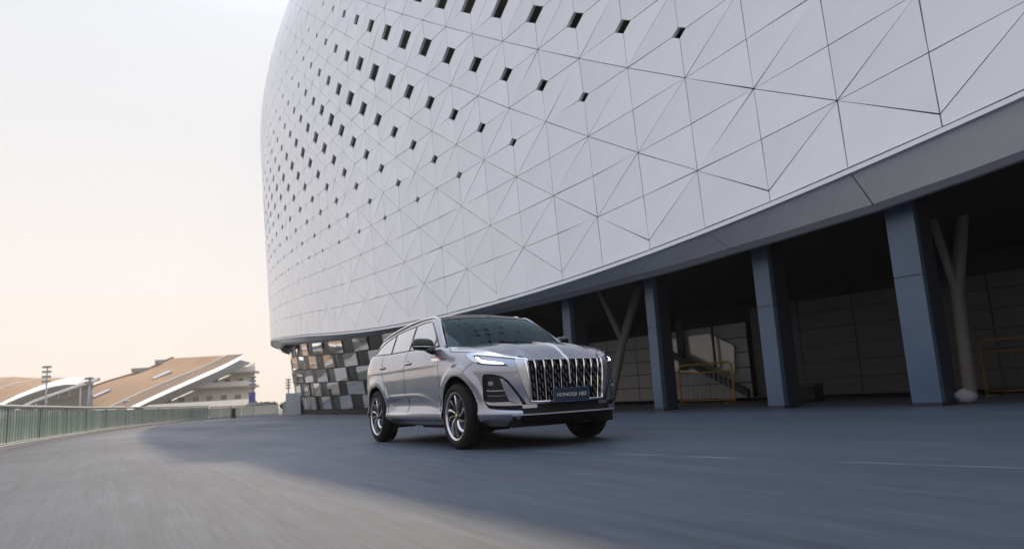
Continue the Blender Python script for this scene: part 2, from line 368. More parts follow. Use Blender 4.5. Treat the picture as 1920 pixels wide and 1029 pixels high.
# inner wall of large tiles, low in the undercroft
def tile_wall(ka, kb, inset, z0, z1, th, tw, matl, name, skip=lambda k, z: False):
    core = MB().grid([[loc(S(k, 0, inset + .03, z)) for k in np.linspace(ka, kb, 12)] for z in (z0, z1 - .01)]).build(name, M['dark'], stad)
    nk = max(1, int(abs(kb - ka) * 2.89 / tw)); dk = (kb - ka) / nk; z = z0; row = 0
    while z < z1 - .05:
        for i in range(nk):
            a, b = ka + dk * i + .006, ka + dk * (i + 1) - .006
            if skip((a + b) / 2, z + th / 2): continue
            P = [S(a, 0, inset, z + .014), S(b, 0, inset, z + .014), S(b, 0, inset, min(z + th, z1) - .014), S(a, 0, inset, min(z + th, z1) - .014)]
            nn = nrm((a + b) / 2); c = sum(P) / 4
            if np.cross(P[1] - P[0], P[2] - P[0]) @ nn < 0: P = P[::-1]
            o = MB().prism([p - c - nn * .045 for p in P], nn * .045).build('tile', matl, core); o.location = loc(c)
        z += th; row += 1
def on_ring(px, py, inset):
    d = cam_ray((px, py)); kk = np.arange(-4, 9, .01); P = np.array([S(q, 0, inset, 0.) for q in kk]); cr = d[0] * P[:, 1] - d[1] * P[:, 0]
    i = [i for i in range(len(kk) - 1) if cr[i] * cr[i + 1] <= 0 and P[i, 1] > 0][0]; k_ = kk[i] + .01 * cr[i] / (cr[i] - cr[i + 1])
    Q = S(k_, 0, inset, 0.); t_ = Q[1] / d[1]; return k_, np.array([Q[0], Q[1], CAMH + d[2] * t_])
WI = 6.4
ka_, kb_ = on_ring(1412, 740, WI)[0], on_ring(1010, 740, WI)[0]
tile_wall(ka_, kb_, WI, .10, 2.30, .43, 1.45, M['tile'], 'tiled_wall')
tile_wall(-3.2, ka_ - .06, WI, .10, 2.6, .43, 1.45, M['tile_shaded'], 'shaded_tiled_wall')  # tiles coloured darker here to stand for the deeper shade
tile_wall(kb_ + .06, 8.6, 4.0, .10, 3.2, .5, 1.4, M['tile_shaded'], 'shaded_tiled_wall')
# tinted window standing just in front of the upper tiles, with posts
n_ = nrm((ka_ + kb_) / 2)
P = [on_ring(x, y, WI - .1)[1] for x, y in ((1258, 696), (1378, 700), (1376, 648), (1328, 625), (1258, 636))]; c_ = sum(P) / 5
if np.cross(P[1] - P[0], P[2] - P[0]) @ n_ < 0: P = P[::-1]
wpane = MB().prism([p - n_ * .05 - c_ for p in P], n_ * .05).build('tinted_window', mat('tinted_grey_pane', (.22, .22, .22), .25, .3), stad); wpane.location = loc(c_)
for x_, wd in ((1280, .24), (1342, .05)):
    a = on_ring(x_, 690, WI - .22)[1]; MB().box(loc([a[0], a[1], 1.75]), (wd, .06, 1.5), rz_at(2)).build('window_post', M['dark'], stad)
# sloping stair stringer in front of the tiles
a, b = on_ring(1254, 666, WI - .35)[1], on_ring(1408, 744, WI - .35)[1]; dv = np.array([0, 0, .2]); nn = nrm(2) * .12
MB().prism([loc(a), loc(b), loc(b + dv), loc(a + dv)], nn).build('stair_stringer', M['dark'], stad)
# Y braces of pale steel
for d, pts, arm in ((19.6, ((1140, 768), (1167, 640), (1211, 496)), (1110, 515)), (14.6, ((1822, 752), (1795, 551), (1812, 290)), (1728, 352))):
    q = [at(x, y, d) for x, y in pts]; q[0][2] = 0
    br = MB().tube([loc(p) for p in q], [.13, .125, .11], 12).build('brace', M['brace'], stad, True, auto=40)
    MB().tube([loc(q[1]), loc(at(*arm, d))], .085, 10).build('brace_arm', M['brace'], br, True, auto=40)
# checkered mirror-and-dark-glass wall at the far end under the soffit
gw = MB().grid([[loc(S(k, 0, 2.05 - .62 * v, .25 + v * (zin(k) - .1))) for k in np.linspace(7.4, 18, 30)] for v in (0, 1)]).build('glazed_wall', M['plastic'], stad)
rowsn = 5; kw = 1.55
def gp(k, v): 
    return S(k, 0, 2.0 - .62 * v, .28 + v * (zin(k) - .18))
for i in range(rowsn):
    v0, v1 = i / rowsn + .008, (i + 1) / rowsn - .008
    sh = .75 * (i % 2)
    k = 7.3 + sh; j = 0
    while k < 17.6:
        wid = kw * (.42 if j % 2 else .58)
        a, b = k + .02, k + wid - .02
        P = [gp(a, v0), gp(b, v0), gp(b, v1), gp(a, v1)]; nn = nrm((a + b) / 2); c = sum(P) / 4
        tl = np.array([RNG.uniform(-.02, .02), RNG.uniform(-.02, .02), RNG.uniform(-.05, .05)])
        P = [p + np.cross(tl, p - c) for p in P]
        if np.cross(P[1] - P[0], P[2] - P[0]) @ nn < 0: P = P[::-1]
        pro = .10 if j % 2 == 0 else .012
        o = MB().prism([p - c - nn * .02 for p in P], nn * (pro + .02)).build('mirror_pane' if j % 2 == 0 else 'dark_pane', M['mirror'] if j % 2 == 0 else M['darkglass'], gw); o.location = loc(c)
        k += wid; j += 1
a = S(16.2, 0, 2.2, 0); MB().box(loc([a[0] - .9, a[1], .75]), (1.0, 1.0, 1.5), .3).build('end_pier', M['paleblock'], stad)
MB().grid([[loc(S(k, 0, 1.95, z)) for k in np.linspace(7.4, 18, 30)] for z in (0.0, .27)]).build('plinth', M['plastic'], stad)

# ------------------------------------------------------------------ things in the undercroft
def barrier(x0, x1, ins, H, label, barmat, ym):
    a, b = on_ring(x0, 752, ins)[1], on_ring(x1, 750, ins)[1]; L = float(np.linalg.norm((b - a)[:2])); c = (a + b) / 2; c[2] = 0; rz = math.atan2(*(b - a)[1::-1])
    t = tag(empty('crowd_barrier', c, rz), label, 'barrier', 'yellow barriers under the stadium')
    r = .15; p = [(-L / 2, 0, .05)] + [(-L / 2, 0, z) for z in (.3, H - r)] + [(-L / 2 + r - r * math.cos(q), 0, H - r + r * math.sin(q)) for q in np.linspace(.3, math.pi / 2, 5)]
    p2 = [(-x, y, z) for x, y, z in p[::-1]]
    MB().tube(p + p2, .028, 8).build('frame', ym, t, True)
    for z in (H - .24, .10): MB().tube([(-L / 2, 0, z), (L / 2, 0, z)], .022, 8).build('rail', ym, t, True)
    for x in np.linspace(-L / 2, L / 2, 13)[1:-1]: MB().tube([(x, 0, .10), (x, 0, H - .24)], .011, 6).build('upright', barmat, t, True)
    for x in (-L / 2 + .1, L / 2 - .1): MB().box((x, 0, .02), (.05, .5, .04)).build('foot', ym, t)
    return t
barrier(1278, 1378, WI - 1.0, 1.12, 'yellow tubular crowd barrier in front of the grey tiled wall beside the dark sloping stringer', M['tile'], M['yellow'])
barrier(1852, 1985, 5.2, 1.12, 'dim yellow crowd barrier at the far right edge beyond the widest blue column', M['tile_shaded'], mat('shaded_yellow_paint', (.10, .055, .006), .6, noise=.2, nscale=9))  # yellow and uprights darkened in colour to stand for undercroft shade
def sack(p, sz, m, name, label, cat):
    s = MB(); G = []
    for i, ph in enumerate(np.linspace(-1.2, math.pi / 2 - .02, 9)):
        G.append([(sz[0] * math.cos(ph) * math.cos(q) * (1 + .08 * math.sin(3 * q + i)), sz[1] * math.cos(ph) * math.sin(q) * (1 + .07 * math.cos(2 * q + 1)), max(0, sz[2] * (.5 + .5 * math.sin(ph)) * (1 + .06 * math.sin(2 * q)))) for q in np.linspace(0, 2 * math.pi, 20, endpoint=False)])
    s.grid(np.array(G), closed_u=True)
    o = s.build(name, m, None, True); o.location = p; return tag(o, label, cat)
sack(np.array([*gpt(1812, 757)[:2], 0.]), (.17, .15, .25), M['bag'], 'sandbag', 'small white sandbag on the ground at the foot of the widest blue column', 'sandbag')
bx = np.array([*on_ring(1508, 745, 4.6)[1][:2], 0.])
bo = empty('equipment_case', bx, rz_at(.2)); tag(bo, 'dark low equipment case on the ground between the two right columns', 'case')
MB().box((0, 0, .2), (.75, .45, .36)).build('body', M['plastic'], bo); MB().box((0, 0, .41), (.78, .48, .05)).build('lid', M['dark'], bo)
for sx_ in (-.3, .3): MB().box((sx_, -.235, .3), (.06, .02, .1)).build('latch', M['mast'], bo)

# ------------------------------------------------------------------ fence along the edge
FP = np.array([(-7.0, 7.5), (-9.4, 11.6), (-11.69, 16.23), (-13.95, 21.58), (-17.1, 29.83), (-20.5, 42.), (-21.6, 50.)])
def resample(P, step):
    P = np.asarray(P, float); fine = []
    n = len(P)
    for i in range(n - 1):                # Catmull-Rom
        p0, p1, p2, p3 = P[max(i - 1, 0)], P[i], P[i + 1], P[min(i + 2, n - 1)]
        for t in np.linspace(0, 1, 40, endpoint=False):
            fine.append(.5 * ((2 * p1) + (-p0 + p2) * t + (2 * p0 - 5 * p1 + 4 * p2 - p3) * t * t + (-p0 + 3 * p1 - 3 * p2 + p3) * t ** 3))
    fine.append(P[-1]); fine = np.array(fine); d = np.concatenate([[0], np.cumsum(np.linalg.norm(np.diff(fine, axis=0), axis=1))])
    m = max(2, int(d[-1] / step) + 1); s = np.linspace(0, d[-1], m)
    return np.stack([np.interp(s, d, fine[:, j]) for j in range(fine.shape[1])], -1)
def fence(pts, H, step, pmat, label, postevery=12, lean=.05):
    Q = resample(pts, step); t = tag(empty('fence', (Q[0][0], Q[0][1], 0)), label, 'fence', 'fences along the edge of the apron'); o3 = np.array([Q[0][0], Q[0][1], 0])
    P3 = np.concatenate([Q, np.zeros((len(Q), 1))], 1) - o3
    MB().tube([p + [0, 0, H] for p in P3], .045, 8).build('top_rail', M['frail'], t, True)
    MB().tube([p + [0, 0, .10] for p in P3], .03, 6).build('bottom_rail', M['frail'], t, True)
    kb = MB(); nn = []
    for i in range(len(P3) - 1):
        d = P3[i + 1] - P3[i]; l = np.linalg.norm(d); rz = math.atan2(d[1], d[0]); c = (P3[i] + P3[i + 1]) / 2
        twist = .07
        pn = MB().box((0, 0, 0), (l * 1.0, .024, H - .2)).build('panel', pmat, t); pn.location = c + [0, 0, .12 + (H - .2) / 2]; pn.rotation_euler = (0, 0, rz + twist + random.uniform(-.03, .03))
        if i % postevery == 0:
            po = MB().box((0, 0, H / 2), (.05, .05, H)).build('post', M['fpost'], t); po.location = P3[i]; po.rotation_euler = (0, 0, rz)
    nrmv = [np.array([-(P3[min(i + 1, len(P3) - 1)] - P3[max(i - 1, 0)])[1], (P3[min(i + 1, len(P3) - 1)] - P3[max(i - 1, 0)])[0], 0]) for i in range(len(P3))]
    nrmv = [n / np.linalg.norm(n) for n in nrmv]
    G = [[p - n * .14 for p, n in zip(P3, nrmv)], [p - n * .14 + [0, 0, .08] for p, n in zip(P3, nrmv)], [p + n * .14 + [0, 0, .08] for p, n in zip(P3, nrmv)], [p + n * .14 for p, n in zip(P3, nrmv)]]
    MB().grid(np.array(G), flip=True).build('kerb', M['paleblock'], t)
    return t
fence(FP, .95, .29, M['fglass'], 'long curving fence of green glazed panels along the left edge of the apron')
fence([(-21.6, 50.3), (-20.2, 52.5), (-17.9, 53.5)], .85, .8, M['cream'], 'short pale cream fence section between the two green fences', 2)
fence([(-17.6, 53.6), (-14, 55), (-9, 57.5), (-2, 62)], .85, .45, mat('pale_green_panel', (.42, .48, .36), .4, rnd=.08), 'distant straight green fence running behind the mirrored end of the stadium', 5)
bl = empty('bollard', (-20.1, 50.6, 0)); tag(bl, 'small dark bollard in front of the pale cream fence section', 'bollard')
MB().tube([(0, 0, 0), (0, 0, .62)], [.16, .13], 12).build('post', M['figure'], bl, True, auto=40); MB().tube([(0, 0, .62), (0, 0, .68), (0, 0, .76)], [.19, .19, .08], 12).build('cap', M['figure'], bl, True, auto=40)

# ------------------------------------------------------------------ far buildings
def hall():
    D0, D1 = 118., 150.
    fr = [(225, 772), (300, 737), (370, 706), (420, 684), (459, 664)]; bk = [(60, 772), (180, 723), (270, 695), (312, 676), (337, 667)]
    def rs(L, m): 
        L = np.array(L, float); return resample(L, np.linalg.norm(np.diff(L, axis=0), axis=1).sum() / (m - 1.001))
    A = [at(x, y, D0) for x, y in rs(fr, 25)]; B = [at(x, y, D1) for x, y in rs(bk, 25)]; m = min(len(A), len(B)); A, B = A[:m], B[:m]
    o3 = np.array([A[0][0], D0, 0]); t = tag(empty('exhibition_hall', o3), 'low hall with a sweeping brown roof, white roof edge and cream gable with balconies', 'hall')
    A = [a - o3 for a in A]; B = [b - o3 for b in B]; up = np.array([0, 0, 1.])
    def lerp(v): return [a + (b - a) * v for a, b in zip(A, B)]
    MB().grid([lerp(v) for v in np.linspace(.20, 1, 6)], flip=True).grid([[p - up * .8 for p in lerp(v)] for v in (.2, 1)]).build('roof', M['roofbrown'], t, True)
    MB().grid([[p + up * .05 for p in lerp(v)] for v in (0.0, .185)], flip=True).build('roof_border', M['roofstrip'], t, True)
    MB().tube([p + up * .12 for p in lerp(.19)], .14, 6).build('roof_line', M['whitetrim'], t, True)
    MB().grid([[p + up * .1 for p in A], [p - up * 1.0 + np.array([0, -1.9, 0]) for p in A]], flip=True).grid([[p - up * 1.0 + np.array([0, -1.9, 0]) for p in A], [p - up * 1.3 + np.array([0, 3, 0]) for p in A]]).build('fascia', M['whitetrim'], t, True, auto=30)
    MB().grid([[p + up * .3 for p in B], [p - up * .5 for p in B]]).tube([p + up * .1 for p in B], .25, 6).build('ridge', M['roofstrip'], t, True)
    # skylights lie on the roof
    for (iu, v) in ((.33, .62), (.66, .45)):
        i = int(iu * (m - 1)); c = A[i] + (B[i] - A[i]) * v; tu = (A[i + 1] - A[i - 1]); tu /= np.linalg.norm(tu); tv = (B[i] - A[i]); tv /= np.linalg.norm(tv); n = np.cross(tu, tv); n *= np.sign(n[2])
        MB().prism([c + n * .1 + tu * a * 1.7 + tv * b * 1.3 for a, b in ((-1, -1), (1, -1), (1, 1), (-1, 1))], n * .3).build('skylight', M['skylight'], t)
    # roof-top plant
    for iu, L in ((.80, 5.), (.93, 2.2)):
        i = int(iu * (m - 1)); c = B[i]; MB().box(c + [0, 0, .25], (L * .8, 2, .8), 0).build('roof_plant', M['greyroof'], t)
    # gable under the front edge
    yb = 4.5
    W = [p - up * 1.2 + np.array([0, yb, 0]) for p in A if p[2] > 1.5]
    gable = MB().grid([W, [np.array([p[0], p[1], 0]) for p in W]], flip=True).build('gable_wall', M['cream'], t)
    xr = W[-1][0]; 
    e1 = np.array([xr - 14., yb + 26, 0]); hz_ = W[-1][2]; MB().add([W[-1], e1 + [0, 0, hz_ * .9], e1, [xr, yb, 0]], [(0, 1, 2, 3)]).build('end_wall', M['cream'], t)
    zt = W[-1][2]
    for z, x0 in ((zt * .80, xr - 6.5), (zt * .52, xr - 14.), (zt * .16, xr - 26)):
        bmb = MB().box(((x0 + xr + .8) / 2, yb - 1.0, z), (xr + .8 - x0, 2.0, .35)).build('balcony', M['shade'], t)
        MB().box(((x0 + xr + .8) / 2, yb - 1.95, z + .55), (xr + .8 - x0, .12, .8)).build('parapet', M['whitetrim'], bmb)
    for z, xs in ((zt * .62, np.arange(xr - 9, xr - .5, 2.2)), (zt * .30, np.arange(xr - 22, xr - .5, 2.4))):
        for x in xs:
            f = MB().box((x, yb - .06, z), (1.3, .12, 1.5)).build('window', M['whitetrim'], t); MB().box((x, yb - .14, z), (1.05, .06, 1.25)).build('pane', M['windowd'], f)
    for x in np.arange(xr - 25, xr, 2.0): MB().box((x, yb - 1.0, zt * .07), (.5, .5, zt * .14)).build('pillar', M['cream'], t)
hall()
def hall2():
    D0, D1 = 128., 165.
    o3 = np.array([at(60, 765, D0)[0], D0, 0]); t = tag(empty('exhibition_hall', o3), 'second hall at the far left with brown roof, white arched edge and dark glazing', 'hall')
    A = [at(x, y, D0) - o3 for x, y in ((-90, 800), (0, 757), (40, 738), (90, 719), (130, 709), (160, 708))]
    B = [at(x, y, D1) - o3 for x, y in ((-260, 790), (-90, 725), (-40, 712), (20, 706), (45, 708), (90, 712))]
    A = list(resample(A, 2.)); B = list(resample(B, 2.)); m = 20; A = [A[int(i * (len(A) - 1) / (m - 1))] for i in range(m)]; B = [B[int(i * (len(B) - 1) / (m - 1))] for i in range(m)]
    up = np.array([0, 0, 1.])
    MB().grid([A, B], flip=True).grid([[p - up * .7 for p in A], [p - up * .7 for p in B]]).build('roof', M['roofbrown'], t, True)
    MB().tube([a + (b - a) * .35 + up * .1 for a, b in zip(A, B)], .14, 6).build('roof_line', M['whitetrim'], t, True)
    MB().grid([[p + up * .15 for p in A], [p - up * 1.2 + np.array([0, -2.2, 0]) for p in A], [p - up * 1.3 + np.array([0, 3., 0]) for p in A]], flip=True).build('arched_edge', M['whitetrim'], t, True, auto=30)
    W = [p - up * .9 + np.array([0, 2.5, 0]) for p in A if p[2] > .8]
    MB().grid([W, [np.array([p[0], p[1], 0]) for p in W]], flip=True).build('front_wall', M['greyroof'], t)
    G = [p - up * 2.0 + np.array([0, 2.3, 0]) for p in A if p[2] > 2.4]
    gm = MB().grid([G, [p - up * min(1.0, p[2] - .2) for p in G]], flip=True).build('glazing', M['windowd'], t)
    for p in G[::2]: MB().box(p - up * .5 + np.array([0, -.05, 0]), (.15, .1, 1.0)).build('mullion', M['whitetrim'], gm)
    c = A[3] + (B[3] - A[3]) * .9; MB().box(c + up * .6, (9, 3, 1.2), .2).build('roof_plant', M['lampbox'], t)
hall2()
# low white arch between the two halls
ta = at(40, 765, 122.); o3 = np.array([ta[0], 122., 0]); wa = tag(empty('white_arch', o3), 'thin white sweeping arch rising in front of the brown halls', 'arch')
pa = resample([at(x, y, 122.) - o3 for x, y in ((20, 778), (60, 756), (110, 738), (150, 724), (185, 713))], 1.5)
MB().grid([[p + [0, -.3, .0] for p in pa], [p + [0, -.3, .45] for p in pa], [p + [0, .5, .45] for p in pa], [p + [0, .5, 0] for p in pa]]).build('arch_rib', M['whitetrim'], wa, True, auto=30)
for p in pa[3::5]: MB().tube([(p[0], p[1], 0), p], .12, 6).build('strut', M['mast'], wa, True)
# low grey-roofed pavilion
pv0 = at(285, 768, 80.); pv1 = at(462, 768, 80.); L = pv1[0] - pv0[0]
pv = tag(empty('pavilion', ((pv0[0] + pv1[0]) / 2, 80, 0)), 'long low pavilion with a grey metal roof in front of the cream gable', 'pavilion')
zt0 = at(370, 755, 80.)[2]
MB().prism([(-L / 2 - .6, -2.5, zt0 - .75), (-L / 2 - .6, 3.5, zt0 - .75), (-L / 2 - .6, .5, zt0 + .1)], (L + 1.2, 0, 0)).build('roof', M['greyroof'], pv)
MB().box((0, .5, (zt0 - .76) / 2), (L, 4.5, zt0 - .78)).build('wall', M['cream'], pv)
for x in np.arange(-L / 2 + .8, L / 2, 1.9): MB().box((x, -1.8, (zt0 - .76) / 2 + .05), (.9, .12, max(.3, zt0 - 1.3))).build('window', M['windowd'], pv)
# masts
def mast(px, base_depth, ytop, nl, w_, label, banner=None):
    p = at(px, 765, base_depth); t = tag(empty('floodlight_mast', (p[0], base_depth, 0)), label, 'mast', 'masts behind the fence'); H = at(px, ytop, base_depth)[2]
    MB().tube([(0, 0, 0), (0, 0, H)], [.13, .08], 8).build('pole', M['mast'], t, True)
    for i in range(nl):
        z = H - .15 - i * w_ * 1.15; MB().box((0, -.1, z), (w_ * 1.9, .35, w_ * .5), 0).build('lamp', M['lampbox'], t)
    if banner: MB().box((0, -.2, banner[0]), (banner[1], .1, banner[2])).build('banner', M['banner'], t)
    return t
mast(85, 95., 686, 4, .55, 'tall grey floodlight mast with four stacked lamps above the second brown hall')
m2 = mast(166, 60., 706, 2, .3, 'grey mast with two lamps standing against the brown roof'); 
mast(474, 70., 704, 4, .30, 'slim mast carrying a small purple-blue banner to the right of the cream gable', (at(474, 744, 70.)[2], .62, .95))
mast(541, 85., 709, 4, .28, 'very pale thin mast close to the left end of the stadium')
mast(555, 70., 740, 1, .3, 'short thin mast with one lamp just left of the mirrored wall')
# far shrubs along the fence
for i, (px, d, hh, ww) in enumerate(((498, 75., 1.25, 2.6), (545, 78., 1.2, 2.2))):
    p = at(px, 770, d); s = MB(); r_ = np.random.RandomState(i)
    for _ in range(420):
        q = r_.normal(size=3); q /= np.linalg.norm(q); q *= r_.uniform(.5, 1) ** .5; c = np.array([q[0] * ww / 2, q[1] * .5, .3 + (q[2] * .5 + .5) * (hh - .35)])
        u = r_.normal(size=3) * .09; v = r_.normal(size=3) * .09; s.add([c - u, c + v, c + u, c - v], [(0, 1, 2, 3)])
    t = tag(empty('shrub', (p[0], d, 0)), ['low green shrub behind the distant fence beside the banner mast', 'low green shrub behind the distant fence next to the mirrored wall'][i], 'shrub')
    s.build('foliage', M['hedge'], t); MB().tube([(0, 0, 0), (0, 0, .5)], .05, 6).build('stem', M['roofstrip'], t)

# ------------------------------------------------------------------ the thin haze in the air
hz = MB().box((0, 170, 15.75), (660, 600, 34.5)).build('haze', None); tag(hz, kind='stuff')
hm_ = bpy.data.materials.new('haze_air'); hm_.use_nodes = True; t_ = hm_.node_tree; t_.nodes.clear()
o_ = t_.nodes.new('ShaderNodeOutputMaterial'); v_ = t_.nodes.new('ShaderNodeVolumePrincipled'); v_.inputs['Color'].default_value = (1, .95, .90, 1); v_.inputs['Density'].default_value = .0009; v_.inputs['Anisotropy'].default_value = .3
t_.links.new(v_.outputs[0], o_.inputs['Volume']); hz.data.materials.append(hm_)

#CAR
# ------------------------------------------------------------------ the car (x forward, y to its left, z up; origin on the ground midway between the axles)
car = tag(empty('silver_suv', (CARX, CARY, 0), CAR_RZ), 'metallic grey suv with a wide upright chrome grille, driving past the white stadium', 'car')
_CR = np.array([[FWD[0], FWD[1], 0], [-FWD[1], FWD[0], 0], [0, 0, 1.]])
CAMC = _CR @ (np.array([0, 0, CAMH]) - np.array([CARX, CARY, 0]))
def car_ray(px): return _CR @ cam_ray(px)
def smooth(a, b, x):
    t = np.clip((x - a) / (b - a), 0, 1); return t * t * (3 - 2 * t)
def pch(xk, yk, x):       # monotone cubic
    xk = np.asarray(xk, float); yk = np.asarray(yk, float); h = np.diff(xk); d = np.diff(yk) / h; m = np.zeros_like(yk)
    m[0], m[-1] = d[0], d[-1]
    for i in range(1, len(yk) - 1): m[i] = 0 if d[i - 1] * d[i] <= 0 else 2 * d[i - 1] * d[i] / (d[i - 1] + d[i])
    x = np.clip(x, xk[0], xk[-1]); i = np.clip(np.searchsorted(xk, x) - 1, 0, len(h) - 1); t = (x - xk[i]) / h[i]
    return yk[i] * (1 + 2 * t) * (1 - t) ** 2 + h[i] * m[i] * t * (1 - t) ** 2 + yk[i + 1] * t * t * (3 - 2 * t) + h[i] * m[i + 1] * t * t * (t - 1)
AXF, AXR, WR = 1.385, -1.385, .37
ARF, ARR = (1.435, .385, .435), (-1.385, .38, .425)
def ztop(x): return pch([-2.4, -2.0, -1.5, -.9, 0, .7, .95, 1.2, 1.5, 1.75, 2.0, 2.15, 2.27, 2.4], [1.26, 1.27, 1.255, 1.23, 1.22, 1.20, 1.185, 1.165, 1.135, 1.095, 1.025, .975, .945, .935], x)
ZK_ = [.20, .255, .30, .37, .41, .50, .62, .75, .88, .98, 1.06, 1.13, 1.18, 1.215]
WK_ = [.84, .875, .915, .932, .918, .912, .925, .940, .947, .945, .934, .913, .892, .866]
HKz = [.20, .255, .30, .37, .41, .50, .62, .75, .88, .94, .99, 1.06, 1.13, 1.18, 1.215]
HKw = [.84, .885, .92, .932, .922, .918, .925, .940, .944, .940, .93, .905, .87, .83, .78]
def zbot(x): return pch([-2.4, -1.9, -1, 0, 1, 1.9, 2.4], [.34, .30, .262, .262, .262, .25, .215], x)
def halfw(zn, x):   # zn: nominal height on the key profile
    a = pch(ZK_, WK_, zn); b = pch(HKz, HKw, zn); s = smooth(.75, 1.3, x); return a * (1 - s) + b * s
def znom2z(zn, x):
    zt, zb = ztop(x), zbot(x)
    z = np.where(zn > .80, .80 + (zn - .80) * (zt - .80) / (1.215 - .80), zn)
    return np.where(zn < .5, zb + (zn - .20) * (.5 - zb) / .30, z)
def nosex(zn): return pch([.20, .25, .30, .36, .42, .5, .7, .85, 1.05, 1.15, 1.19, 1.215], [2.20, 2.25, 2.30, 2.335, 2.30, 2.30, 2.312, 2.312, 2.31, 2.305, 2.295, 2.275], zn)
def tailx(zn): return pch([.20, .3, .5, .7, .9, 1.1, 1.215], [2.22, 2.30, 2.335, 2.34, 2.32, 2.27, 2.22], zn)
def body_pt(s, zn):
    # s in [-1,0] rear arc, [0,1] side, [1,2] front arc
    XF, XR = 1.30, -1.35
    if s < 0: 
        q = (1 + s) * math.pi / 2; n = 3.6; a = tailx(zn) + XR; ux = abs(math.cos(q)) ** (2 / n); uy = abs(math.sin(q)) ** (2 / n); x = XR - a * ux
    elif s <= 1: x = XR + (XF - XR) * s; uy = 1.
    else:
        q = (2 - s) * math.pi / 2; n = 3.1; a = nosex(zn) - XF; ux = abs(math.cos(q)) ** (2 / n); uy = abs(math.sin(q)) ** (2 / n); x = XF + a * ux
    z = float(znom2z(zn, x)); w_ = float(halfw(zn, x)); y = w_ * uy
    # flares over the wheel arches
    for cx, cz, r in (ARF, ARR):
        d = math.hypot(x - cx, z - cz); y += .024 * float(smooth(r + .135, r + .085, d)) * float(smooth(.3, .5, uy)) * (1 if z > .3 else 0)
    # hollow in the lower doors under the falling crease
    if -1.0 < x < .98 and .40 < z < .66:
        zc = float(pch([-1.0, -.2, .3, .6, .95], [.63, .635, .615, .56, .43], x))
        if z < zc:
            t = (zc - z) / max(zc - .40, .02); y -= .036 * float(smooth(0, .38, t) * smooth(1.05, .55, t)) * float(smooth(-1.0, -.8, x)) * float(smooth(0, .1, zc - .40))
        y += .006 * math.exp(-((z - zc) / .03) ** 2) * float(smooth(-1., -.7, x) * smooth(.9, .6, x))
    # shoulder line
    y += .006 * math.exp(-((z - 1.0) / .03) ** 2) * float(smooth(-2.0, -1.5, x) * smooth(1.3, .8, x))
    return (x, -y, z)
def spaced():
    S_ = []
    S_ += list(np.linspace(-1, 0, 26, endpoint=False)); S_ += list(np.linspace(0, 1, 130, endpoint=False)); 
    f = np.linspace(0, 1, 400); P = np.array([body_pt(1 + q, .6)[:2] for q in f]); d = np.concatenate([[0], np.cumsum(np.linalg.norm(np.diff(P, axis=0), axis=1))])
    S_ += [1 + float(np.interp(u, d, f)) for u in np.linspace(0, d[-1], 72)]
    return S_
SS = spaced(); ZN = np.concatenate([np.linspace(.20, .44, 13), np.linspace(.452, .68, 24), np.linspace(.70, .80, 6), np.linspace(.82, 1.12, 16), np.linspace(1.13, 1.215, 8)])
BP = np.array([[body_pt(s, z) for s in SS] for z in ZN])
nz, ns = BP.shape[:2]
def shell(BP):
    V = BP.reshape(-1, 3).copy(); F = []; ins = np.zeros(len(V), int)
    for ci, (cx, cz, r) in enumerate((ARF, ARR)):
        d = np.hypot(V[:, 0] - cx, V[:, 2] - cz); ok = (d < r) & (V[:, 1] < -.5); ins[ok] = ci + 1
    low = lambda p: False
    for i in range(nz - 1):
        for j in range(ns - 1):
            q = (i * ns + j, i * ns + j + 1, (i + 1) * ns + j + 1, (i + 1) * ns + j)
            if all(ins[k] for k in q): continue
            F.append(q)
    used = set(k for f in F for k in f)
    for k in used:
        if ins[k]:
            cx, cz, r = (ARF, ARR)[ins[k] - 1]; dx, dz = V[k, 0] - cx, V[k, 2] - cz; d = math.hypot(dx, dz) + 1e-9
            V[k, 0] = cx + dx / d * r; V[k, 2] = cz + dz / d * r
    idx = {k: i for i, k in enumerate(sorted(used))}
    m = MB(); m.v = [tuple(V[k]) for k in sorted(used)]; m.f = [tuple(idx[k] for k in f) for f in F]; return m
half = shell(BP); other = half.mirror_y()
body = MB().add(half.v, half.f).add(other.v, other.f)
# bonnet: from the shell's top edge in to the centre spine
top = BP[-1]; jn = [j for j in range(ns) if top[j][0] >= .90]
hood = []
for v in np.linspace(0, 1, 17):
    row = []
    for j in jn:
        p = top[j]; fx = (p[0] - .90) / (2.275 - .90); sxp = .98 + (1.86 - .98) * fx ** 1.0
        if v == 0: row.append(p); continue
        x = p[0] + (sxp - p[0]) * v; y = p[1] * (1 - v)
        zc = float(pch([.9, 1.2, 1.5, 1.8, 1.9], [1.215, 1.20, 1.175, 1.135, 1.115], sxp))
        e_ = 1 - (1 - v) ** 2.2
        z = p[2] + (zc - p[2]) * e_
        z += .012 * math.exp(-((abs(y) - .40) / .05) ** 2) * float(smooth(0, .2, v)) * float(smooth(2.25, 2.0, x))
        row.append((x, y, z))
    hood.append(row)
hood = np.array(hood)
hm = MB().grid(hood, flip=False); hmm = hm.mirror_y()
hood_mb = MB().add(hm.v, hm.f).add(hmm.v, hmm.f)
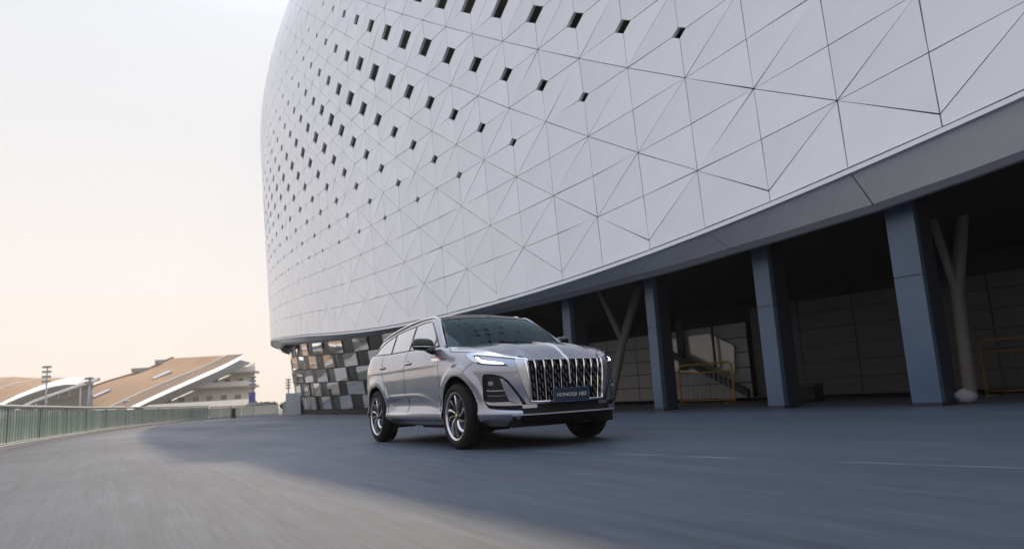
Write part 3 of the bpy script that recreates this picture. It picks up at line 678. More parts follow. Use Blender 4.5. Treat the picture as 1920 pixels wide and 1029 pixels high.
# greenhouse side: height field over x,z between belt and roof rail
RAILX = [-2.20, -2.05, -1.9, -1.55, -1.0, -.5, -.13, .15, .36, .55, .75, .95]
RAILZ = [1.275, 1.36, 1.425, 1.515, 1.585, 1.62, 1.632, 1.628, 1.600, 1.485, 1.345, 1.200]
def railz(x): return pch(RAILX, RAILZ, x)
def gy(x, z):
    d = z - 1.21; u = max(0., (-1.35 - x) / .885); return (.866 - .50 * d - .14 * d * d - .03 * float(smooth(.4, 1.0, x)) - .02 * float(smooth(-.6, -1.5, x))) * (1 - min(u, .999) ** 3.4) ** (1 / 3.4)
def rail_pt(x): z = float(railz(x)); return np.array([x, -gy(x, z), z])
gx = np.concatenate([np.linspace(-2.20, .30, 52, endpoint=False), np.linspace(.30, .95, 26)])
GS = np.array([[(x, -gy(x, zb + (zt - zb) * v), zb + (zt - zb) * v) for x in gx for zb, zt in [(float(ztop(x)) - .004, float(railz(x)))]] for v in np.linspace(0, 1, 14)])
gm = MB().grid(GS); gmm = gm.mirror_y(); green = MB().add(gm.v, gm.f).add(gmm.v, gmm.f)
# roof and tail
HX = .34
def roofpt(x, u):   # u -1..1 from right to left rail
    r = rail_pt(x); y = r[1] * -u if False else -r[1] * u
    crown = .038 * (1 - u * u) ** 1.0 + .012 * (1 - u ** 8)
    return (x, y, r[2] + crown * float(smooth(-2.25, -1.6, x) * .8 + .2))
us = np.linspace(-1, 1, 25); rx = np.concatenate([np.linspace(-2.20, .26, 44), [.30, HX]])
roof_mb = MB().grid(np.array([[roofpt(x, u) for u in us] for x in rx]))
tail = MB().grid(np.array([[(-2.20 - .06 * (1 - u * u) - .03 * v, (1 - .03 * v) * rail_pt(-2.2)[1] * -u, 1.28 - .09 * v) for u in us] for v in (0, 1)]))
all_mb = MB()
for m_ in (body, hood_mb, green): all_mb.add(m_.v, m_.f)
def bvh_of(*ms):
    v = []; f = []
    for m_ in ms: n = len(v); v += [Vector(p) for p in m_.v]; f += [tuple(i + n for i in q) for q in m_.f]
    return BVHTree.FromPolygons(v, f)
# ---- paintwork
bo_ = body.build('body', M['paint'], car, True, auto=50)
hood_mb.build('bonnet', M['paint'], car, True, auto=50)
green.build('cabin_frame', M['paint'], car, True, auto=50)
roof_mb.build('roof', M['black'], car, True)
tail.build('tailgate', M['paint'], car, True)
BV = bvh_of(body, hood_mb, green)
BVB = bvh_of(body)
def surf_ray(px, bv):
    d = car_ray(px); h = bv.ray_cast(Vector(CAMC), Vector(d))
    if h[0] is None:
        h = bv.find_nearest(Vector(CAMC + d * 8.0))
    n = np.array(h[1]); p = np.array(h[0])
    if n @ (CAMC - p) < 0: n = -n
    return p, n
def side_ray(xz, bv):
    h = bv.ray_cast(Vector((xz[0], -3, xz[1])), Vector((0, 1, 0)))
    if h[0] is None: h = bv.find_nearest(Vector((xz[0], -.9, xz[1])))
    n = np.array(h[1]); n = n if n[1] < 0 else -n
    return np.array(h[0]), n
def rsn(P, m):
    P = np.asarray(P, float); d = np.concatenate([[0], np.cumsum(np.linalg.norm(np.diff(P, axis=0), axis=1))]); s = np.linspace(0, d[-1], m)
    return np.stack([np.interp(s, d, P[:, j]) for j in range(P.shape[1])], -1)
def Z(sc, x0, y0, pts): return [(x0 + x / sc, y0 + y / sc) for x, y in pts]
def fillgrid(topl, botl, n, m, cast, bv, off, depth=.015):
    T, B = rsn(topl, n), rsn(botl, n); G = []; Q = []
    for v in np.linspace(0, 1, m):
        r1, r2 = [], []
        for a, b in zip(T, B):
            p, nn = cast(a + (b - a) * v, bv); r1.append(p + nn * off); r2.append(p - nn * depth)
        G.append(r1); Q.append(r2)
    G, Q = np.array(G), np.array(Q)
    mb = MB().grid(G)
    rim = [(i, 0) for i in range(m)] + [(m - 1, j) for j in range(1, n)] + [(i, n - 1) for i in range(m - 2, -1, -1)] + [(0, j) for j in range(n - 2, 0, -1)]
    mb.grid(np.array([[G[i, j] for i, j in rim + rim[:1]], [Q[i, j] for i, j in rim + rim[:1]]]))
    a, b, c = G[0, 0], G[0, -1], G[-1, 0]
    return mb
def feature(name, mt, topl, botl, cast=surf_ray, bv=None, off=.004, n=24, m=6, both=True, parent=None, smooth_=True, label=None):
    mb = fillgrid(topl, botl, n, m, cast, bv or BV, off); par = parent or car; r = []
    r.append(mb.build(name, mt, par, smooth_, auto=40, label=label))
    if both: r.append(mb.mirror_y().build(name, mt, par, smooth_, auto=40, label=label))
    return r
def line(name, mt, pts, r, cast=surf_ray, bv=None, off=0., n=24, both=True, parent=None):
    P = []
    for q in rsn(pts, n):
        p, nn = cast(q, bv or BV); P.append(p + nn * off)
    mb = MB().tube(P, r, 6); o = [mb.build(name, mt, parent or car, True)]
    if both: o.append(mb.mirror_y().build(name, mt, parent or car, True))
    return o
R3 = lambda pts: Z(6.857, 870, 650, pts)
R1 = lambda pts: Z(3.548, 660, 570, pts)
# ---- side windows
for nm, tp, bt in (('front_window', [(-.335, 1.578), (-.1, 1.592), (.10, 1.588), (.20, 1.565), (.36, 1.48), (.52, 1.385), (.615, 1.32)], [(-.165, 1.236), (.0, 1.232), (.2, 1.227), (.4, 1.222), (.615, 1.218)]),
                   ('quarter_window', [(.645, 1.30), (.70, 1.262), (.765, 1.218)], [(.645, 1.214), (.70, 1.212), (.76, 1.211)]),
                   ('rear_window', [(-1.085, 1.535), (-.75, 1.562), (-.405, 1.575)], [(-.915, 1.248), (-.55, 1.242), (-.225, 1.238)]),
                   ('tail_window', [(-1.80, 1.30), (-1.66, 1.39), (-1.48, 1.455), (-1.16, 1.525)], [(-1.79, 1.285), (-1.5, 1.270), (-1.2, 1.258), (-.985, 1.25)])):
    feature(nm, M['tint'], tp, bt, side_ray, off=.005, n=18, m=8)
    line('window_trim', M['black'], tp, .009, side_ray, off=.004); line('window_trim', M['satin'] if nm != 'quarter_window' else M['black'], bt, .008, side_ray, off=.006)
for a, b in (((-.37, 1.58), (-.195, 1.232)), ((-1.12, 1.53), (-.95, 1.245)), ((.63, 1.31), (.63, 1.212))): line('window_pillar', M['black'], [a, b], .016, side_ray, off=.0, n=8)
# ---- windscreen
vs = np.linspace(0, 1, 14); usw = np.linspace(-1, 1, 21)
def wsp(u, v, o=0.):
    b = np.array([.965 + .09 * (1 - u * u), .822 * u, 1.185 + .018 * (1 - u * u)]); rt = roofpt(HX, u); t = np.array(rt) - [0, 0, .006]; t[1] *= 1.0
    p = b + (t - b) * v; bulge = .045 * math.sin(math.pi * v); return p + np.array([.55, 0, .83]) * (bulge + o)
MB().grid(np.array([[wsp(u, v) for u in usw] for v in vs])).build('windscreen', M['glass'], car, True)
hd = MB().grid(np.array([[wsp(u, v, .004) for u in usw] for v in (.88, .94, 1.0)])); hd.build('windscreen_header', M['black'], car, True)
for s in (-1, 1):
    MB().grid(np.array([[wsp(s * u, v, .004) for v in vs] for u in (.955, 1.0)]), flip=s > 0).build('windscreen_edge', M['black'], car, True)
    MB().tube([rail_pt(x) * [1, -s, 1] + [0, 0, .0] for x in np.linspace(1.0, .26, 20)], [.003, .008, .014] + [.018] * 14 + [.016, .012, .006], 10).build('a_pillar', M['paint'], car, True)
    P = [rail_pt(x) * [1, -s, 1] + [0, s * -.012, .030 * math.sin(math.pi * min(1, max(0, (x + 1.75) / 2.0))) ** .35] for x in np.linspace(-1.75, .25, 26)]
    MB().tube(P, [.008] + [.019] * 24 + [.008], 8).build('roof_rail', M['chrome'], car, True)
MB().grid(np.array([[wsp(u, v, -.012) for u in usw] for v in (-.06, .05)])).build('cowl', M['plastic'], car, True)
for s, y0 in ((0, .45),):
    MB().tube([wsp(y0 / .8 - q * .75, .015 + .02 * q, .006) for q in np.linspace(0, 1, 8)], .007, 6).build('wiper', M['plastic'], car, True)
# ---- cabin
MB().box((.05, 0, .62), (2.3, 1.5, .06)).build('cabin_floor', M['dash'], car)
ds = MB().grid(np.array([[(.95 - .42 * v, .78 * u, 1.13 + .02 * math.sin(math.pi * v) - .02 * u * u) for u in usw] for v in np.linspace(0, 1, 6)]), flip=True)
ds.grid(np.array([[(.53 + .05 * v, .78 * u, 1.11 - .45 * v) for u in usw] for v in (0, 1)]), flip=True); ds.build('dashboard', M['dash'], car, True, auto=40)
def seat(y):
    m = MB()
    G = [[(-.52 + .0 + .50 * v, y + .26 * math.copysign(abs(math.cos(q)) ** .5, math.cos(q)), .74 + .08 * math.copysign(abs(math.sin(q)) ** .5, math.sin(q))) for q in np.linspace(0, 2 * math.pi, 20, endpoint=False)] for v in (0, .1, .9, 1)]
    m.grid(np.array(G), closed_u=True)
    G = [[(-.42 - .22 * v + .07 * math.copysign(abs(math.sin(q)) ** .5, math.sin(q)), y + (.27 - .05 * v) * math.copysign(abs(math.cos(q)) ** .5, math.cos(q)), .78 + .52 * v) for q in np.linspace(0, 2 * math.pi, 20, endpoint=False)] for v in (0, .1, .5, .92, 1)]
    m.grid(np.array(G), closed_u=True)
    s = m.build('seat', M['seat'], car, True, auto=60)
    h = MB(); G = [[(-.62 + .05 * math.cos(ph) * math.copysign(abs(math.sin(q)) ** .6, math.sin(q)), y + .14 * math.cos(ph) ** .5 * math.copysign(abs(math.cos(q)) ** .6, math.cos(q)), 1.38 + .09 * math.sin(ph)) for q in np.linspace(0, 2 * math.pi, 20, endpoint=False)] for ph in np.linspace(-1.5, 1.5, 8)]
    h.grid(np.array(G), closed_u=True).build('headrest', M['seat'], s, True)
for y in (.38, -.38): seat(y)
cx_, cz_ = .28, 1.06; MB().tube([(cx_ + .05 * math.sin(q) * 1.0 - .0, .38 + .185 * math.cos(q), cz_ + .175 * math.sin(q)) for q in np.linspace(0, 2 * math.pi, 28, endpoint=False)], .016, 8, closed=True).box((cx_, .38, cz_), (.05, .16, .09)).build('steering_wheel', M['dash'], car, True, auto=40)
mrm = MB().box((.42, 0, 1.50), (.04, .24, .07)); mrm.build('rear_view_mirror', M['black'], car)
# ---- wheel housings and underbody
for cx, cz, r in (ARF, ARR):
    for s in (-1, 1):
        yy = -s * -1
        yo = .0
        def edge_y(q):
            x, z = cx + r * math.cos(q), cz + r * math.sin(q); h = BVB.ray_cast(Vector((x + .004 * math.cos(q), -3, z + .004 * math.sin(q))), Vector((0, 1, 0)))
            return -h[0][1] if h[0] is not None and h[0][1] < -.4 else .88
        qs = np.linspace(-.42, math.pi + .42, 40); ey = [edge_y(q) for q in qs]
        for i in range(1, len(ey) - 1): pass
        G = [[(cx + rr * math.cos(q), s * (e_ - d), cz + rr * math.sin(q)) for q, e_ in zip(qs, ey)] for d, rr in ((.001, r), (.03, r - .004), (.035, r + .01), (.38, r + .01))]
        m_ = MB().grid(np.array(G), flip=s > 0)
        m_.add([(cx + (r + .01) * math.cos(q), s * (.5), cz + (r + .01) * math.sin(q)) for q in qs], [tuple(range(len(qs)))])
        m_.build('wheel_housing', M['cavity'], car, True, auto=40)
MB().box((-.02, 0, .30), (4.1, 1.1, .12)).box((0, 0, .27), (1.75, 1.62, .05)).box((2.0, 0, .30), (.4, 1.3, .14)).build('underbody', M['plastic'], car)
MB().box((.25, -.45, .232), (.9, .5, .04)).build('battery_tray', M['plastic'], car)
# ---- wheels
def wheel(x, s):
    t = empty('wheel', (x, s * .832, WR), 0, car)
    if s > 0: t.rotation_euler = (0, 0, math.pi)
    ro, ri = .370, .262
    prof = [(ri - .004, .10), (ri + .006, -.112), (ri + .03, -.122), (ro - .055, -.124), (ro - .022, -.112), (ro - .006, -.09), (ro, -.06), (ro, .06), (ro - .012, .10), (ro - .05, .118), (ri, .112)]
    MB().lathe_y(prof, 64).build('tyre', M['rubber'], t, True, auto=35)
    for yy in (-.055, -.018, .018, .055): pass
    tm = MB()
    for yy in (-.045, 0., .045): tm.lathe_y([(ro + .0012, yy - .004), (ro + .0012, yy + .004)], 64)
    tm.build('tread_groove', M['cavity'], t)
    rp = [(ri - .02, .10), (ri - .03, -.02), (ri - .022, -.085), (ri - .014, -.103)]
    MB().lathe_y(rp, 64).build('rim', M['rimdark'], t, True, auto=40)
    MB().lathe_y([(ri - .0145, -.100), (ri - .010, -.112), (ri + .001, -.118), (ri + .008, -.119), (ri + .009, -.108)], 64).build('rim_lip', M['rim'], t, True, auto=50)
    MB().lathe_y([(.0, -.035), (.175, -.035), (.18, -.02), (.18, .0)], 40).build('brake_disc', M['disc'], t, True, auto=30)
    MB().lathe_y([(.0, .05), (ri - .02, .05)], 40).build('barrel_back', M['cavity'], t)
    n = 10
    for k in range(n):
        q = 2 * math.pi * k / n; sp = MB(); sec = []
        for v in np.linspace(0, 1, 7):
            rr = .050 + (ri - .028 - .050) * v; tw = .42 * v ** 1.3; wdt = (.014 + .013 * v); yo = -.092 - .012 * math.sin(math.pi * v) - .006 * v
            ring = []
            for da, dy in ((-1, .02), (-.75, -.006), (.2, -.010), (1, .006), (1, .03)):
                a = q + tw + da * wdt / rr * 1.0; ring.append((rr * math.cos(a), yo + dy, rr * math.sin(a)))
            sec.append(ring)
        sp.grid(np.array(sec), closed_u=True).build('spoke', M['rim'] if k % 2 == 0 else M['rimdark'], t, True, auto=35)
    MB().lathe_y([(0, -.106), (.03, -.106), (.036, -.10), (.055, -.094), (.058, -.06)], 32).build('hub', M['rimdark'], t, True, auto=35)
    MB().lathe_y([(0, -.112), (.022, -.111), (.026, -.104)], 24).build('hub_cap', M['gold'], t, True, auto=35)
for x in (AXF, AXR):
    for s in (-1, 1): wheel(x, s)
# ---- shut lines, sills, handles, badge
line('door_gap', M['cavity'], [(.90, 1.19), (.93, .95), (.95, .70), (.965, .42)], .0028, side_ray, BVB)
line('door_gap', M['cavity'], [(-.20, 1.215), (-.215, .9), (-.22, .6), (-.21, .41)], .0028, side_ray, BVB)
line('door_gap', M['cavity'], [(-1.20, 1.235), (-1.12, 1.0), (-1.0, .75), (-.93, .55), (-.90, .41)], .0028, side_ray, BVB)
line('bonnet_gap', M['cavity'], Z(6.4, 780, 590, [(415, 385), (405, 430), (430, 445), (560, 448), (640, 450)]), .004, off=-.001)
line('bumper_gap', M['cavity'], R3([(-28, 335), (0, 300), (60, 240), (110, 205)]), .004, off=-.001)
feature('sill_strip', M['satin'], [(-.88, .400), (-.80, .412), (0, .405), (.98, .395)], [(-.92, .375), (-.5, .373), (.2, .370), (1.0, .366)], side_ray, BVB, .016, 40, 3)
for x in (-.075, -1.095):
    for s in (-1, 1):
        y0 = abs(side_ray((x, 1.05), BVB)[0][1])
        hb = MB(); G = [[(x + .105 * v, s * (y0 + .012 + .020 * math.cos(q) * (1 - abs(v) ** 4)), 1.052 + .016 * math.sin(q)) for q in np.linspace(0, 2 * math.pi, 10, endpoint=False)] for v in np.linspace(-1, 1, 11)]
        h_ = hb.grid(np.array(G), closed_u=True).build('door_handle', M['satin'], car, True)
        MB().lathe_y([(0, 0), (.036, .0), (.040, .006)], 20, (x, s * (y0 + .002), 1.046)).build('handle_cup', M['plastic'], h_, True)
feature('fender_badge', M['chrome'], R1([(530, 362), (570, 358), (612, 356), (634, 348)]), R1([(532, 382), (570, 378), (606, 374), (634, 350)]), bv=BVB, off=.008, n=10, m=3)
feature('badge_accent', M['red'], R1([(528, 354), (606, 350)]), R1([(530, 362), (608, 357)]), bv=BVB, off=.010, n=6, m=3)
# ---- door mirrors
for s in (-1, 1):
    G = []
    for v in np.linspace(-1, 1, 15):           # across
        sc = (1 - abs(v) ** 3.2) ** .42
        G.append([(.665 - .05 * v + .085 * sc * math.copysign(abs(math.cos(q)) ** .75, math.cos(q)) * (1.15 if math.cos(q) > 0 else .55), s * (1.025 + .125 * v), 1.238 + .012 * v + .082 * sc * math.copysign(abs(math.sin(q)) ** .8, math.sin(q)) * (1 if math.sin(q) > 0 else .85)) for q in np.linspace(0, 2 * math.pi, 28, endpoint=False)])
    mm = MB().grid(np.array(G), closed_u=True, flip=s > 0).build('door_mirror', M['black'], car, True)
    MB().tube([(.80, s * .93, 1.15), (.76, s * .97, 1.165), (.71, s * 1.0, 1.19)], [.05, .04, .035], 10).build('mirror_arm', M['black'], mm, True)
    MB().tube([(.665 - .05 * v + .1 * (1 - abs(v) ** 3.2) ** .42, s * (1.025 + .125 * v), 1.212 + .01 * v) for v in np.linspace(-.9, .95, 12)], .006, 6).build('mirror_strip', M['satin'], mm, True)
    MB().box((.585, s * 1.02, 1.236), (.01, .19, .11)).build('mirror_glass', M['chrome'], mm)
# ---- headlamps
hlT = R3([(22, 112), (38, 88), (70, 74), (120, 66), (250, 60), (450, 72), (620, 94), (720, 120), (800, 150)])
feature('headlamp_surround', M['black'], hlT, R3([(22, 116), (60, 130), (120, 128), (200, 116), (300, 118), (450, 133), (560, 143), (650, 155), (790, 166)]), off=.004, n=40, m=4)
hl = feature('headlamp', M['lampchrome'], R3([(32, 108), (60, 86), (120, 77), (250, 72), (450, 84), (620, 104), (700, 122)]), R3([(32, 116), (70, 124), (120, 120), (200, 111), (300, 113), (450, 128), (560, 138), (690, 150)]), off=.010, n=40, m=4)
feature('headlamp_hook', M['black'], R3([(24, 116), (120, 118), (150, 124), (200, 128), (222, 160), (260, 174), (400, 188), (500, 204), (562, 238)]), R3([(28, 126), (60, 158), (110, 196), (180, 224), (280, 236), (400, 242), (500, 245), (562, 244)]), off=.004, n=40, m=5)
feature('headlamp_reflector', M['lampchrome'], R3([(36, 118), (100, 118), (135, 130), (152, 160), (175, 190)]), R3([(38, 126), (66, 156), (110, 188), (150, 204), (182, 212)]), off=.010, n=20, m=4)
feature('daytime_lamp', M['drl'], R3([(156, 132), (192, 138), (214, 166), (250, 180), (320, 188), (400, 197), (470, 205), (515, 216)]), R3([(162, 156), (182, 184), (215, 204), (260, 214), (320, 218), (400, 221), (470, 224), (515, 223)]), off=.013, n=30, m=3)
feature('headlamp_brow', M['chrome'], R3([(150, 104), (300, 112), (450, 126), (560, 136), (690, 150), (790, 158), (818, 172)]), R3([(150, 112), (300, 122), (450, 137), (560, 147), (690, 160), (785, 168), (808, 182)]), off=.016, n=30, m=2)
# ---- corner vents
vt = feature('corner_vent', M['plastic'], R3([(238, 385), (246, 362), (270, 350), (370, 352), (480, 376), (560, 424), (620, 492), (700, 592), (780, 696), (850, 800)]), R3([(244, 630), (252, 680), (280, 740), (320, 790), (420, 806), (560, 812), (640, 814), (700, 816), (760, 816), (850, 822)]), bv=BVB, off=.005, n=36, m=10)
feature('vent_panel', M['paint'], R3([(462, 398), (500, 412), (560, 462), (640, 562), (700, 642), (752, 742)]), R3([(466, 404), (494, 490), (526, 570), (556, 640), (580, 690), (752, 746)]), bv=BVB, off=.012, n=20, m=6)
feature('vent_sill', M['paint'], R3([(276, 710), (400, 712), (580, 704), (752, 742)]), R3([(320, 748), (400, 756), (580, 756), (752, 750)]), bv=BVB, off=.012, n=16, m=4)
fl = feature('fog_lamp', M['lampglass'], R3([(312, 384), (380, 382), (452, 394)]), R3([(302, 698), (420, 704), (570, 696)]), bv=BVB, off=.013, n=12, m=12)
for i_ in range(2):
    pass
feature('fog_lamp_bar', M['satin'], R3([(304, 556), (410, 558), (518, 550)]), R3([(304, 568), (410, 570), (522, 562)]), bv=BVB, off=.020, n=10, m=2)
feature('fog_lamp_lens', M['lampchrome'], R3([(318, 452), (350, 438), (384, 452)]), R3([(320, 486), (350, 500), (382, 486)]), bv=BVB, off=.016, n=8, m=4)
feature('fog_lamp_lens', M['disc'], R3([(312, 622), (430, 626), (530, 618)]), R3([(312, 632), (430, 636), (532, 628)]), bv=BVB, off=.016, n=8, m=2)
# ---- grille
def fx(y, z):
    h = BVB.ray_cast(Vector((4, y, z)), Vector((-1, 0, 0))); return h[0][0] if h[0] is not None else 2.27
GT, GB = .930, .492
def gedge(z): return .492 - .030 * (GT - z) / (GT - GB) 
gp_ = MB().grid(np.array([[(fx(u * gedge(z), z) + .006, u * gedge(z), z) for u in np.linspace(-1, 1, 21)] for z in np.linspace(GB, GT, 9)]))
gr = gp_.build('grille', M['cavity'], car, True)
for k in range(-4, 5):
    if k == 0: continue
    y = k * .1035
    P = []
    for z in np.linspace(GB + .005, GT - .004, 14):
        t = (z - GB) / (GT - GB); yy = y * (1 - .06 * (1 - t)); P.append((fx(yy, z) + .020 + .016 * float(smooth(.55, .8, t)), yy, z))
    s = MB(); sec = []
    for i_, p in enumerate(P):
        t = i_ / 13; wd = .0050 + .0055 * float(smooth(.6, .85, t)); sec.append([(p[0] - .03, p[1] - wd * .8, p[2]), (p[0], p[1] - wd, p[2]), (p[0] + .006, p[1], p[2]), (p[0], p[1] + wd, p[2]), (p[0] - .03, p[1] + wd * .8, p[2])])
    s.grid(np.array(sec), closed_u=True).build('grille_bar', M['chrome'], gr, True, auto=30)
sm = MB()
for k in np.arange(-4.5, 5, 1.0):
    for c_, ph in ((-.20, 0), (.20, .5)):
        for r_ in range(5):
            z = GB + .03 + (r_ + ph) * .092
            if z > GT - .03: continue
            y = (k + c_ * .8) * .1035; y *= (1 - .06 * (1 - (z - GB) / (GT - GB))); x = fx(y, z) + .014
            sm.prism([(x, y - .0075, z + .026), (x, y - .0028, z + .026), (x, y + .0075, z - .026), (x, y + .0028, z - .026)], (.008, 0, 0))
sm.build('grille_mesh', mat('bright_metal', (.30, .30, .32), .35, .5), gr, kind='stuff')
def frame_pts(): 
    L = [(-gedge(z) - .006, z) for z in np.linspace(GT, GB, 10)]; B = [(y, GB - .006) for y in np.linspace(-gedge(GB), gedge(GB), 14)]; R_ = [(gedge(z) + .006, z) for z in np.linspace(GB, GT, 10)]
    return [(fx(y, z) + .016, y, z) for y, z in L + B[1:-1] + R_]
MB().tube(frame_pts(), .013, 8).build('grille_frame', M['chrome'], gr, True)
feature('grille_wing', mat('brushed_wing', (.50, .50, .51), .42, .9), R3([(690, 154), (770, 152), (802, 162), (822, 192), (840, 350), (860, 520), (876, 700)]), R3([(655, 160), (662, 205), (690, 290), (722, 385), (750, 465), (795, 570), (852, 700)]), bv=BV, off=.014, n=30, m=6)
# bonnet ridge running down into the grille
def topz(x):
    h = BV.ray_cast(Vector((x, .0005, 3)), Vector((0, 0, -1))); return h[0][2] if h[0] is not None else .95
P = [(x, 0, topz(x) + .006) for x in np.linspace(1.60, 2.24, 16)] + [(2.305, 0, .945), (2.338, 0, .91)] + [(2.345, 0, z) for z in np.linspace(.87, .66, 7)]
sec = []
for i_, p in enumerate(P):
    t = i_ / (len(P) - 1); wd = .010 * min(1, .12 + 1.7 * t) * (1 if t < .9 else .7); a = P[max(0, i_ - 1)]; b = P[min(len(P) - 1, i_ + 1)]; d = np.array(b) - a; d /= np.linalg.norm(d); up = np.array([-d[2], 0, d[0]]); up = up if up[0] + up[2] > 0 else -up
    p = np.array(p); h_ = .014; sec.append([p + np.array([0, -wd, 0]) - up * .012, p + np.array([0, -wd * .6, 0]) + up * h_ * .6, p + up * h_, p + np.array([0, wd * .6, 0]) + up * h_ * .6, p + np.array([0, wd, 0]) - up * .012])
MB().grid(np.array(sec), closed_u=True).build('bonnet_ornament', M['satin'], car, True, auto=40)
# ---- lower front
def front_strip(name, mt, y0, zt_, zb_, off, n=30, m=4):
    ys = np.linspace(-y0, y0, n); G = np.array([[(fx(y, z) + off, y, z) for y in ys for z in [zb_(y) + (zt_(y) - zb_(y)) * v]] for v in np.linspace(0, 1, m)])
    mb = MB().grid(G); G2 = G - [.02, 0, 0]; mb.grid(np.array([G[-1], G2[-1]])); mb.grid(np.array([G2[0], G[0]])); return mb.build(name, mt, car, True, auto=40)
front_strip('lower_intake', M['plastic'], .56, lambda y: .468, lambda y: .366, .006)
for s in (-1, 1):
    ys = np.linspace(.40, .555, 6) * s; MB().grid(np.array([[(fx(y, z) + .012, y, z) for y in ys] for z in (.425, .464)]), flip=s < 0).build('intake_infill', M['paint'], car, True)
front_strip('skid_strip', mat('silver_strip', (.55, .57, .62), .3, .4), .66, lambda y: .366, lambda y: .352, .020, m=3)
front_strip('lower_valance', M['plastic'], .575, lambda y: .353, lambda y: .232 + .14 * max(0, abs(y) - .40), .006, m=6)
# ---- number plate with its lettering
px_ = 2.352; pm = MB().box((px_, 0, .545), (.012, .455, .146)).build('number_plate', M['plate'], car)
fr_ = MB()
for c_, s_ in (((px_ + .004, 0, .617), (.014, .463, .004)), ((px_ + .004, 0, .473), (.014, .463, .004)), ((px_ + .004, -.2295, .545), (.014, .004, .140)), ((px_ + .004, .2295, .545), (.014, .004, .140))): fr_.box(c_, s_)
fr_.build('plate_frame', M['plateedge'], pm)
def lettering(txt, y, size, parent, shear=0., sx=1.):
    cu = bpy.data.curves.new('plate_lettering', 'FONT'); cu.body = txt; cu.size = size; cu.extrude = .0015; cu.align_x = 'CENTER'; cu.align_y = 'CENTER'; cu.shear = shear
    o = bpy.data.objects.new('plate_lettering', cu); COL.objects.link(o); o.parent = parent; cu.materials.append(M['white'])
    bpy.context.view_layer.update(); me = bpy.data.meshes.new_from_object(o.evaluated_get(bpy.context.evaluated_depsgraph_get())); bpy.data.objects.remove(o)
    o = bpy.data.objects.new('plate_lettering', me); COL.objects.link(o); o.parent = parent
    o.matrix_local = Matrix(((0, 0, 1, px_ + .0075), (1, 0, 0, y), (0, 1, 0, .545), (0, 0, 0, 1))) @ Matrix.Diagonal((sx, 1, 1, 1)); return o
lettering('HONGQI', -.060, .050, pm, 0, 1.25); lettering('HS3', .142, .058, pm, .25, 1.0)
# ---- tail lamps
for s in (-1, 1):
    ys = np.linspace(.45, .78, 8); G = []
    for z in (1.02, 1.09):
        G.append([(BVB.ray_cast(Vector((-4, -y, z)), Vector((1, 0, 0)))[0][0] - .008, s * y, z) for y in ys])
    MB().grid(np.array(G), flip=s < 0).build('tail_lamp', M['red'], car, True)

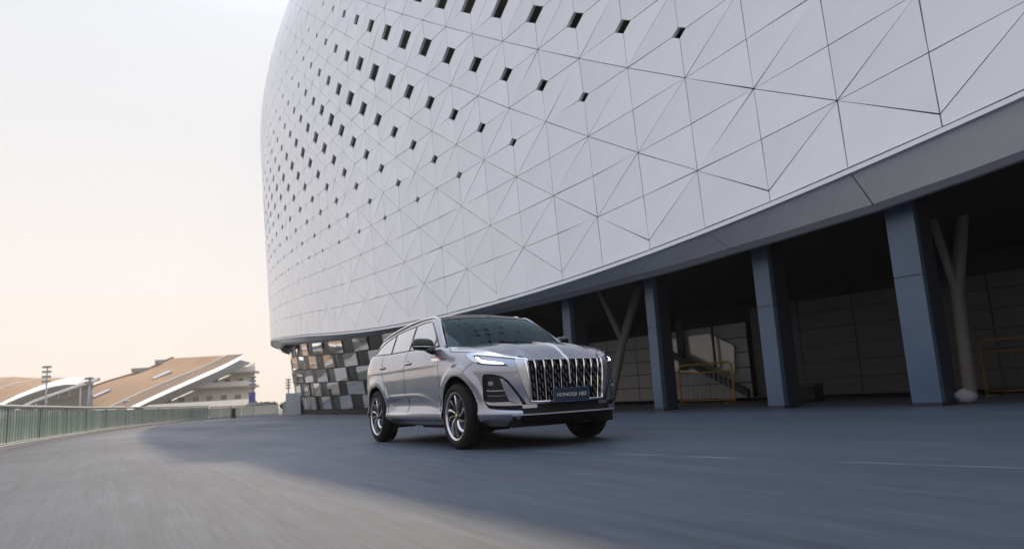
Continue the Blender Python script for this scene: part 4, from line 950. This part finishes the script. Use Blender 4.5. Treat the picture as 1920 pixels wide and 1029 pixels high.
# ------------------------------------------------------------------ the driver
def person():
    d = np.array
    H = {}
    y = .38
    J = [(-.36, y, .86, .13), (-.40, y, 1.0, .135), (-.43, y, 1.18, .145), (-.42, y, 1.30, .075), (-.40, y, 1.37, .06),            # 0 pelvis..4 neck
         (-.40, y - .17, 1.27, .062), (-.20, y - .24, 1.08, .05), (.10, y - .19, 1.06, .038), (.25, y - .175, 1.10, .036),           # right arm 5-8
         (-.40, y + .17, 1.27, .062), (-.20, y + .24, 1.08, .05), (.10, y + .19, 1.06, .038), (.25, y + .175, 1.10, .036),           # left arm 9-12
         (-.30, y - .1, .85, .095), (.12, y - .12, .93, .075), (.30, y - .11, .72, .055),                                             # right leg
         (-.30, y + .1, .85, .095), (.12, y + .12, .93, .075), (.30, y + .11, .72, .055)]
    E = [(0, 1), (1, 2), (2, 3), (3, 4), (2, 5), (5, 6), (6, 7), (7, 8), (2, 9), (9, 10), (10, 11), (11, 12), (0, 13), (13, 14), (14, 15), (0, 16), (16, 17), (17, 18)]
    me = bpy.data.meshes.new('body'); me.from_pydata([j[:3] for j in J], E, []); me.update()
    t = empty('person', (CARX, CARY, 0), CAR_RZ); tag(t, 'driver in dark clothing seen dimly behind the windscreen with both hands on the steering wheel', 'person')
    o = bpy.data.objects.new('body', me); COL.objects.link(o); o.parent = t
    sk = o.modifiers.new('skin', 'SKIN'); lay = me.skin_vertices[0].data if len(me.skin_vertices) else me.attributes.new('s', 'FLOAT', 'POINT')
    for i, j in enumerate(J): me.skin_vertices[0].data[i].radius = (j[3], j[3])
    me.skin_vertices[0].data[0].use_root = True
    su = o.modifiers.new('sub', 'SUBSURF'); su.levels = 1; su.render_levels = 2
    me.materials.append(M['shirt'])
    hd = MB(); G = []
    for ph in np.linspace(-1.5, 1.5, 14):
        z = .118 * math.sin(ph); G.append([(.095 * math.cos(ph) ** .8 * math.cos(q) * (1 + (.12 * math.exp(-((z + .015) / .02) ** 2) * math.exp(-(math.sin(q) / .18) ** 2) if math.cos(q) > 0 else 0)) - (.012 if z < -.04 and math.cos(q) > 0 else 0), .074 * math.cos(ph) ** .7 * math.sin(q), z) for q in np.linspace(0, 2 * math.pi, 24, endpoint=False)])
    hb = hd.grid(np.array(G), closed_u=True).build('head', M['skin'], t, True); hb.location = (-.385, y, 1.465)
    hr = MB(); G = []
    for ph in np.linspace(.25, 1.55, 8): G.append([((.103 * math.cos(ph) ** .8) * math.cos(q) - .008, .081 * math.cos(ph) ** .7 * math.sin(q), .124 * math.sin(ph) - (.05 if math.cos(q) < .2 and ph < .5 else 0)) for q in np.linspace(0, 2 * math.pi, 24, endpoint=False)])
    hr.grid(np.array(G), closed_u=True).build('hair', M['hair'], hb, True)
    for s in (-1, 1):
        MB().lathe_y([(0, 0), (.010, 0), (.012, .004)], 10, (.088, s * .032, .012)).build('eye', M['hair'], hb)
        MB().tube([(.0, s * .074, .02), (.005, s * .083, .0), (.004, s * .077, -.03)], .010, 6).build('ear', M['skin'], hb, True)
        hn = MB()
        for f in range(4):
            a = 1.0 + f * .12; hn.tube([(.255, y + s * (.180 + .004 * f), 1.085 + .018 * f), (.29, y + s * .195, 1.088 + .018 * f), (.305, y + s * .180, 1.086 + .018 * f), (.288, y + s * .166, 1.085 + .018 * f)], [.010, .009, .0085, .0075], 6)
        hn.tube([(.235, y + s * .170, 1.10), (.262, y + s * .162, 1.128), (.285, y + s * .160, 1.14)], [.012, .010, .008], 6)
        hn.tube([(.225, y + s * .178, 1.095), (.268, y + s * .182, 1.115)], [.03, .034], 10)
        hn.build('hand', M['skin'], t, True)
    return t
person()
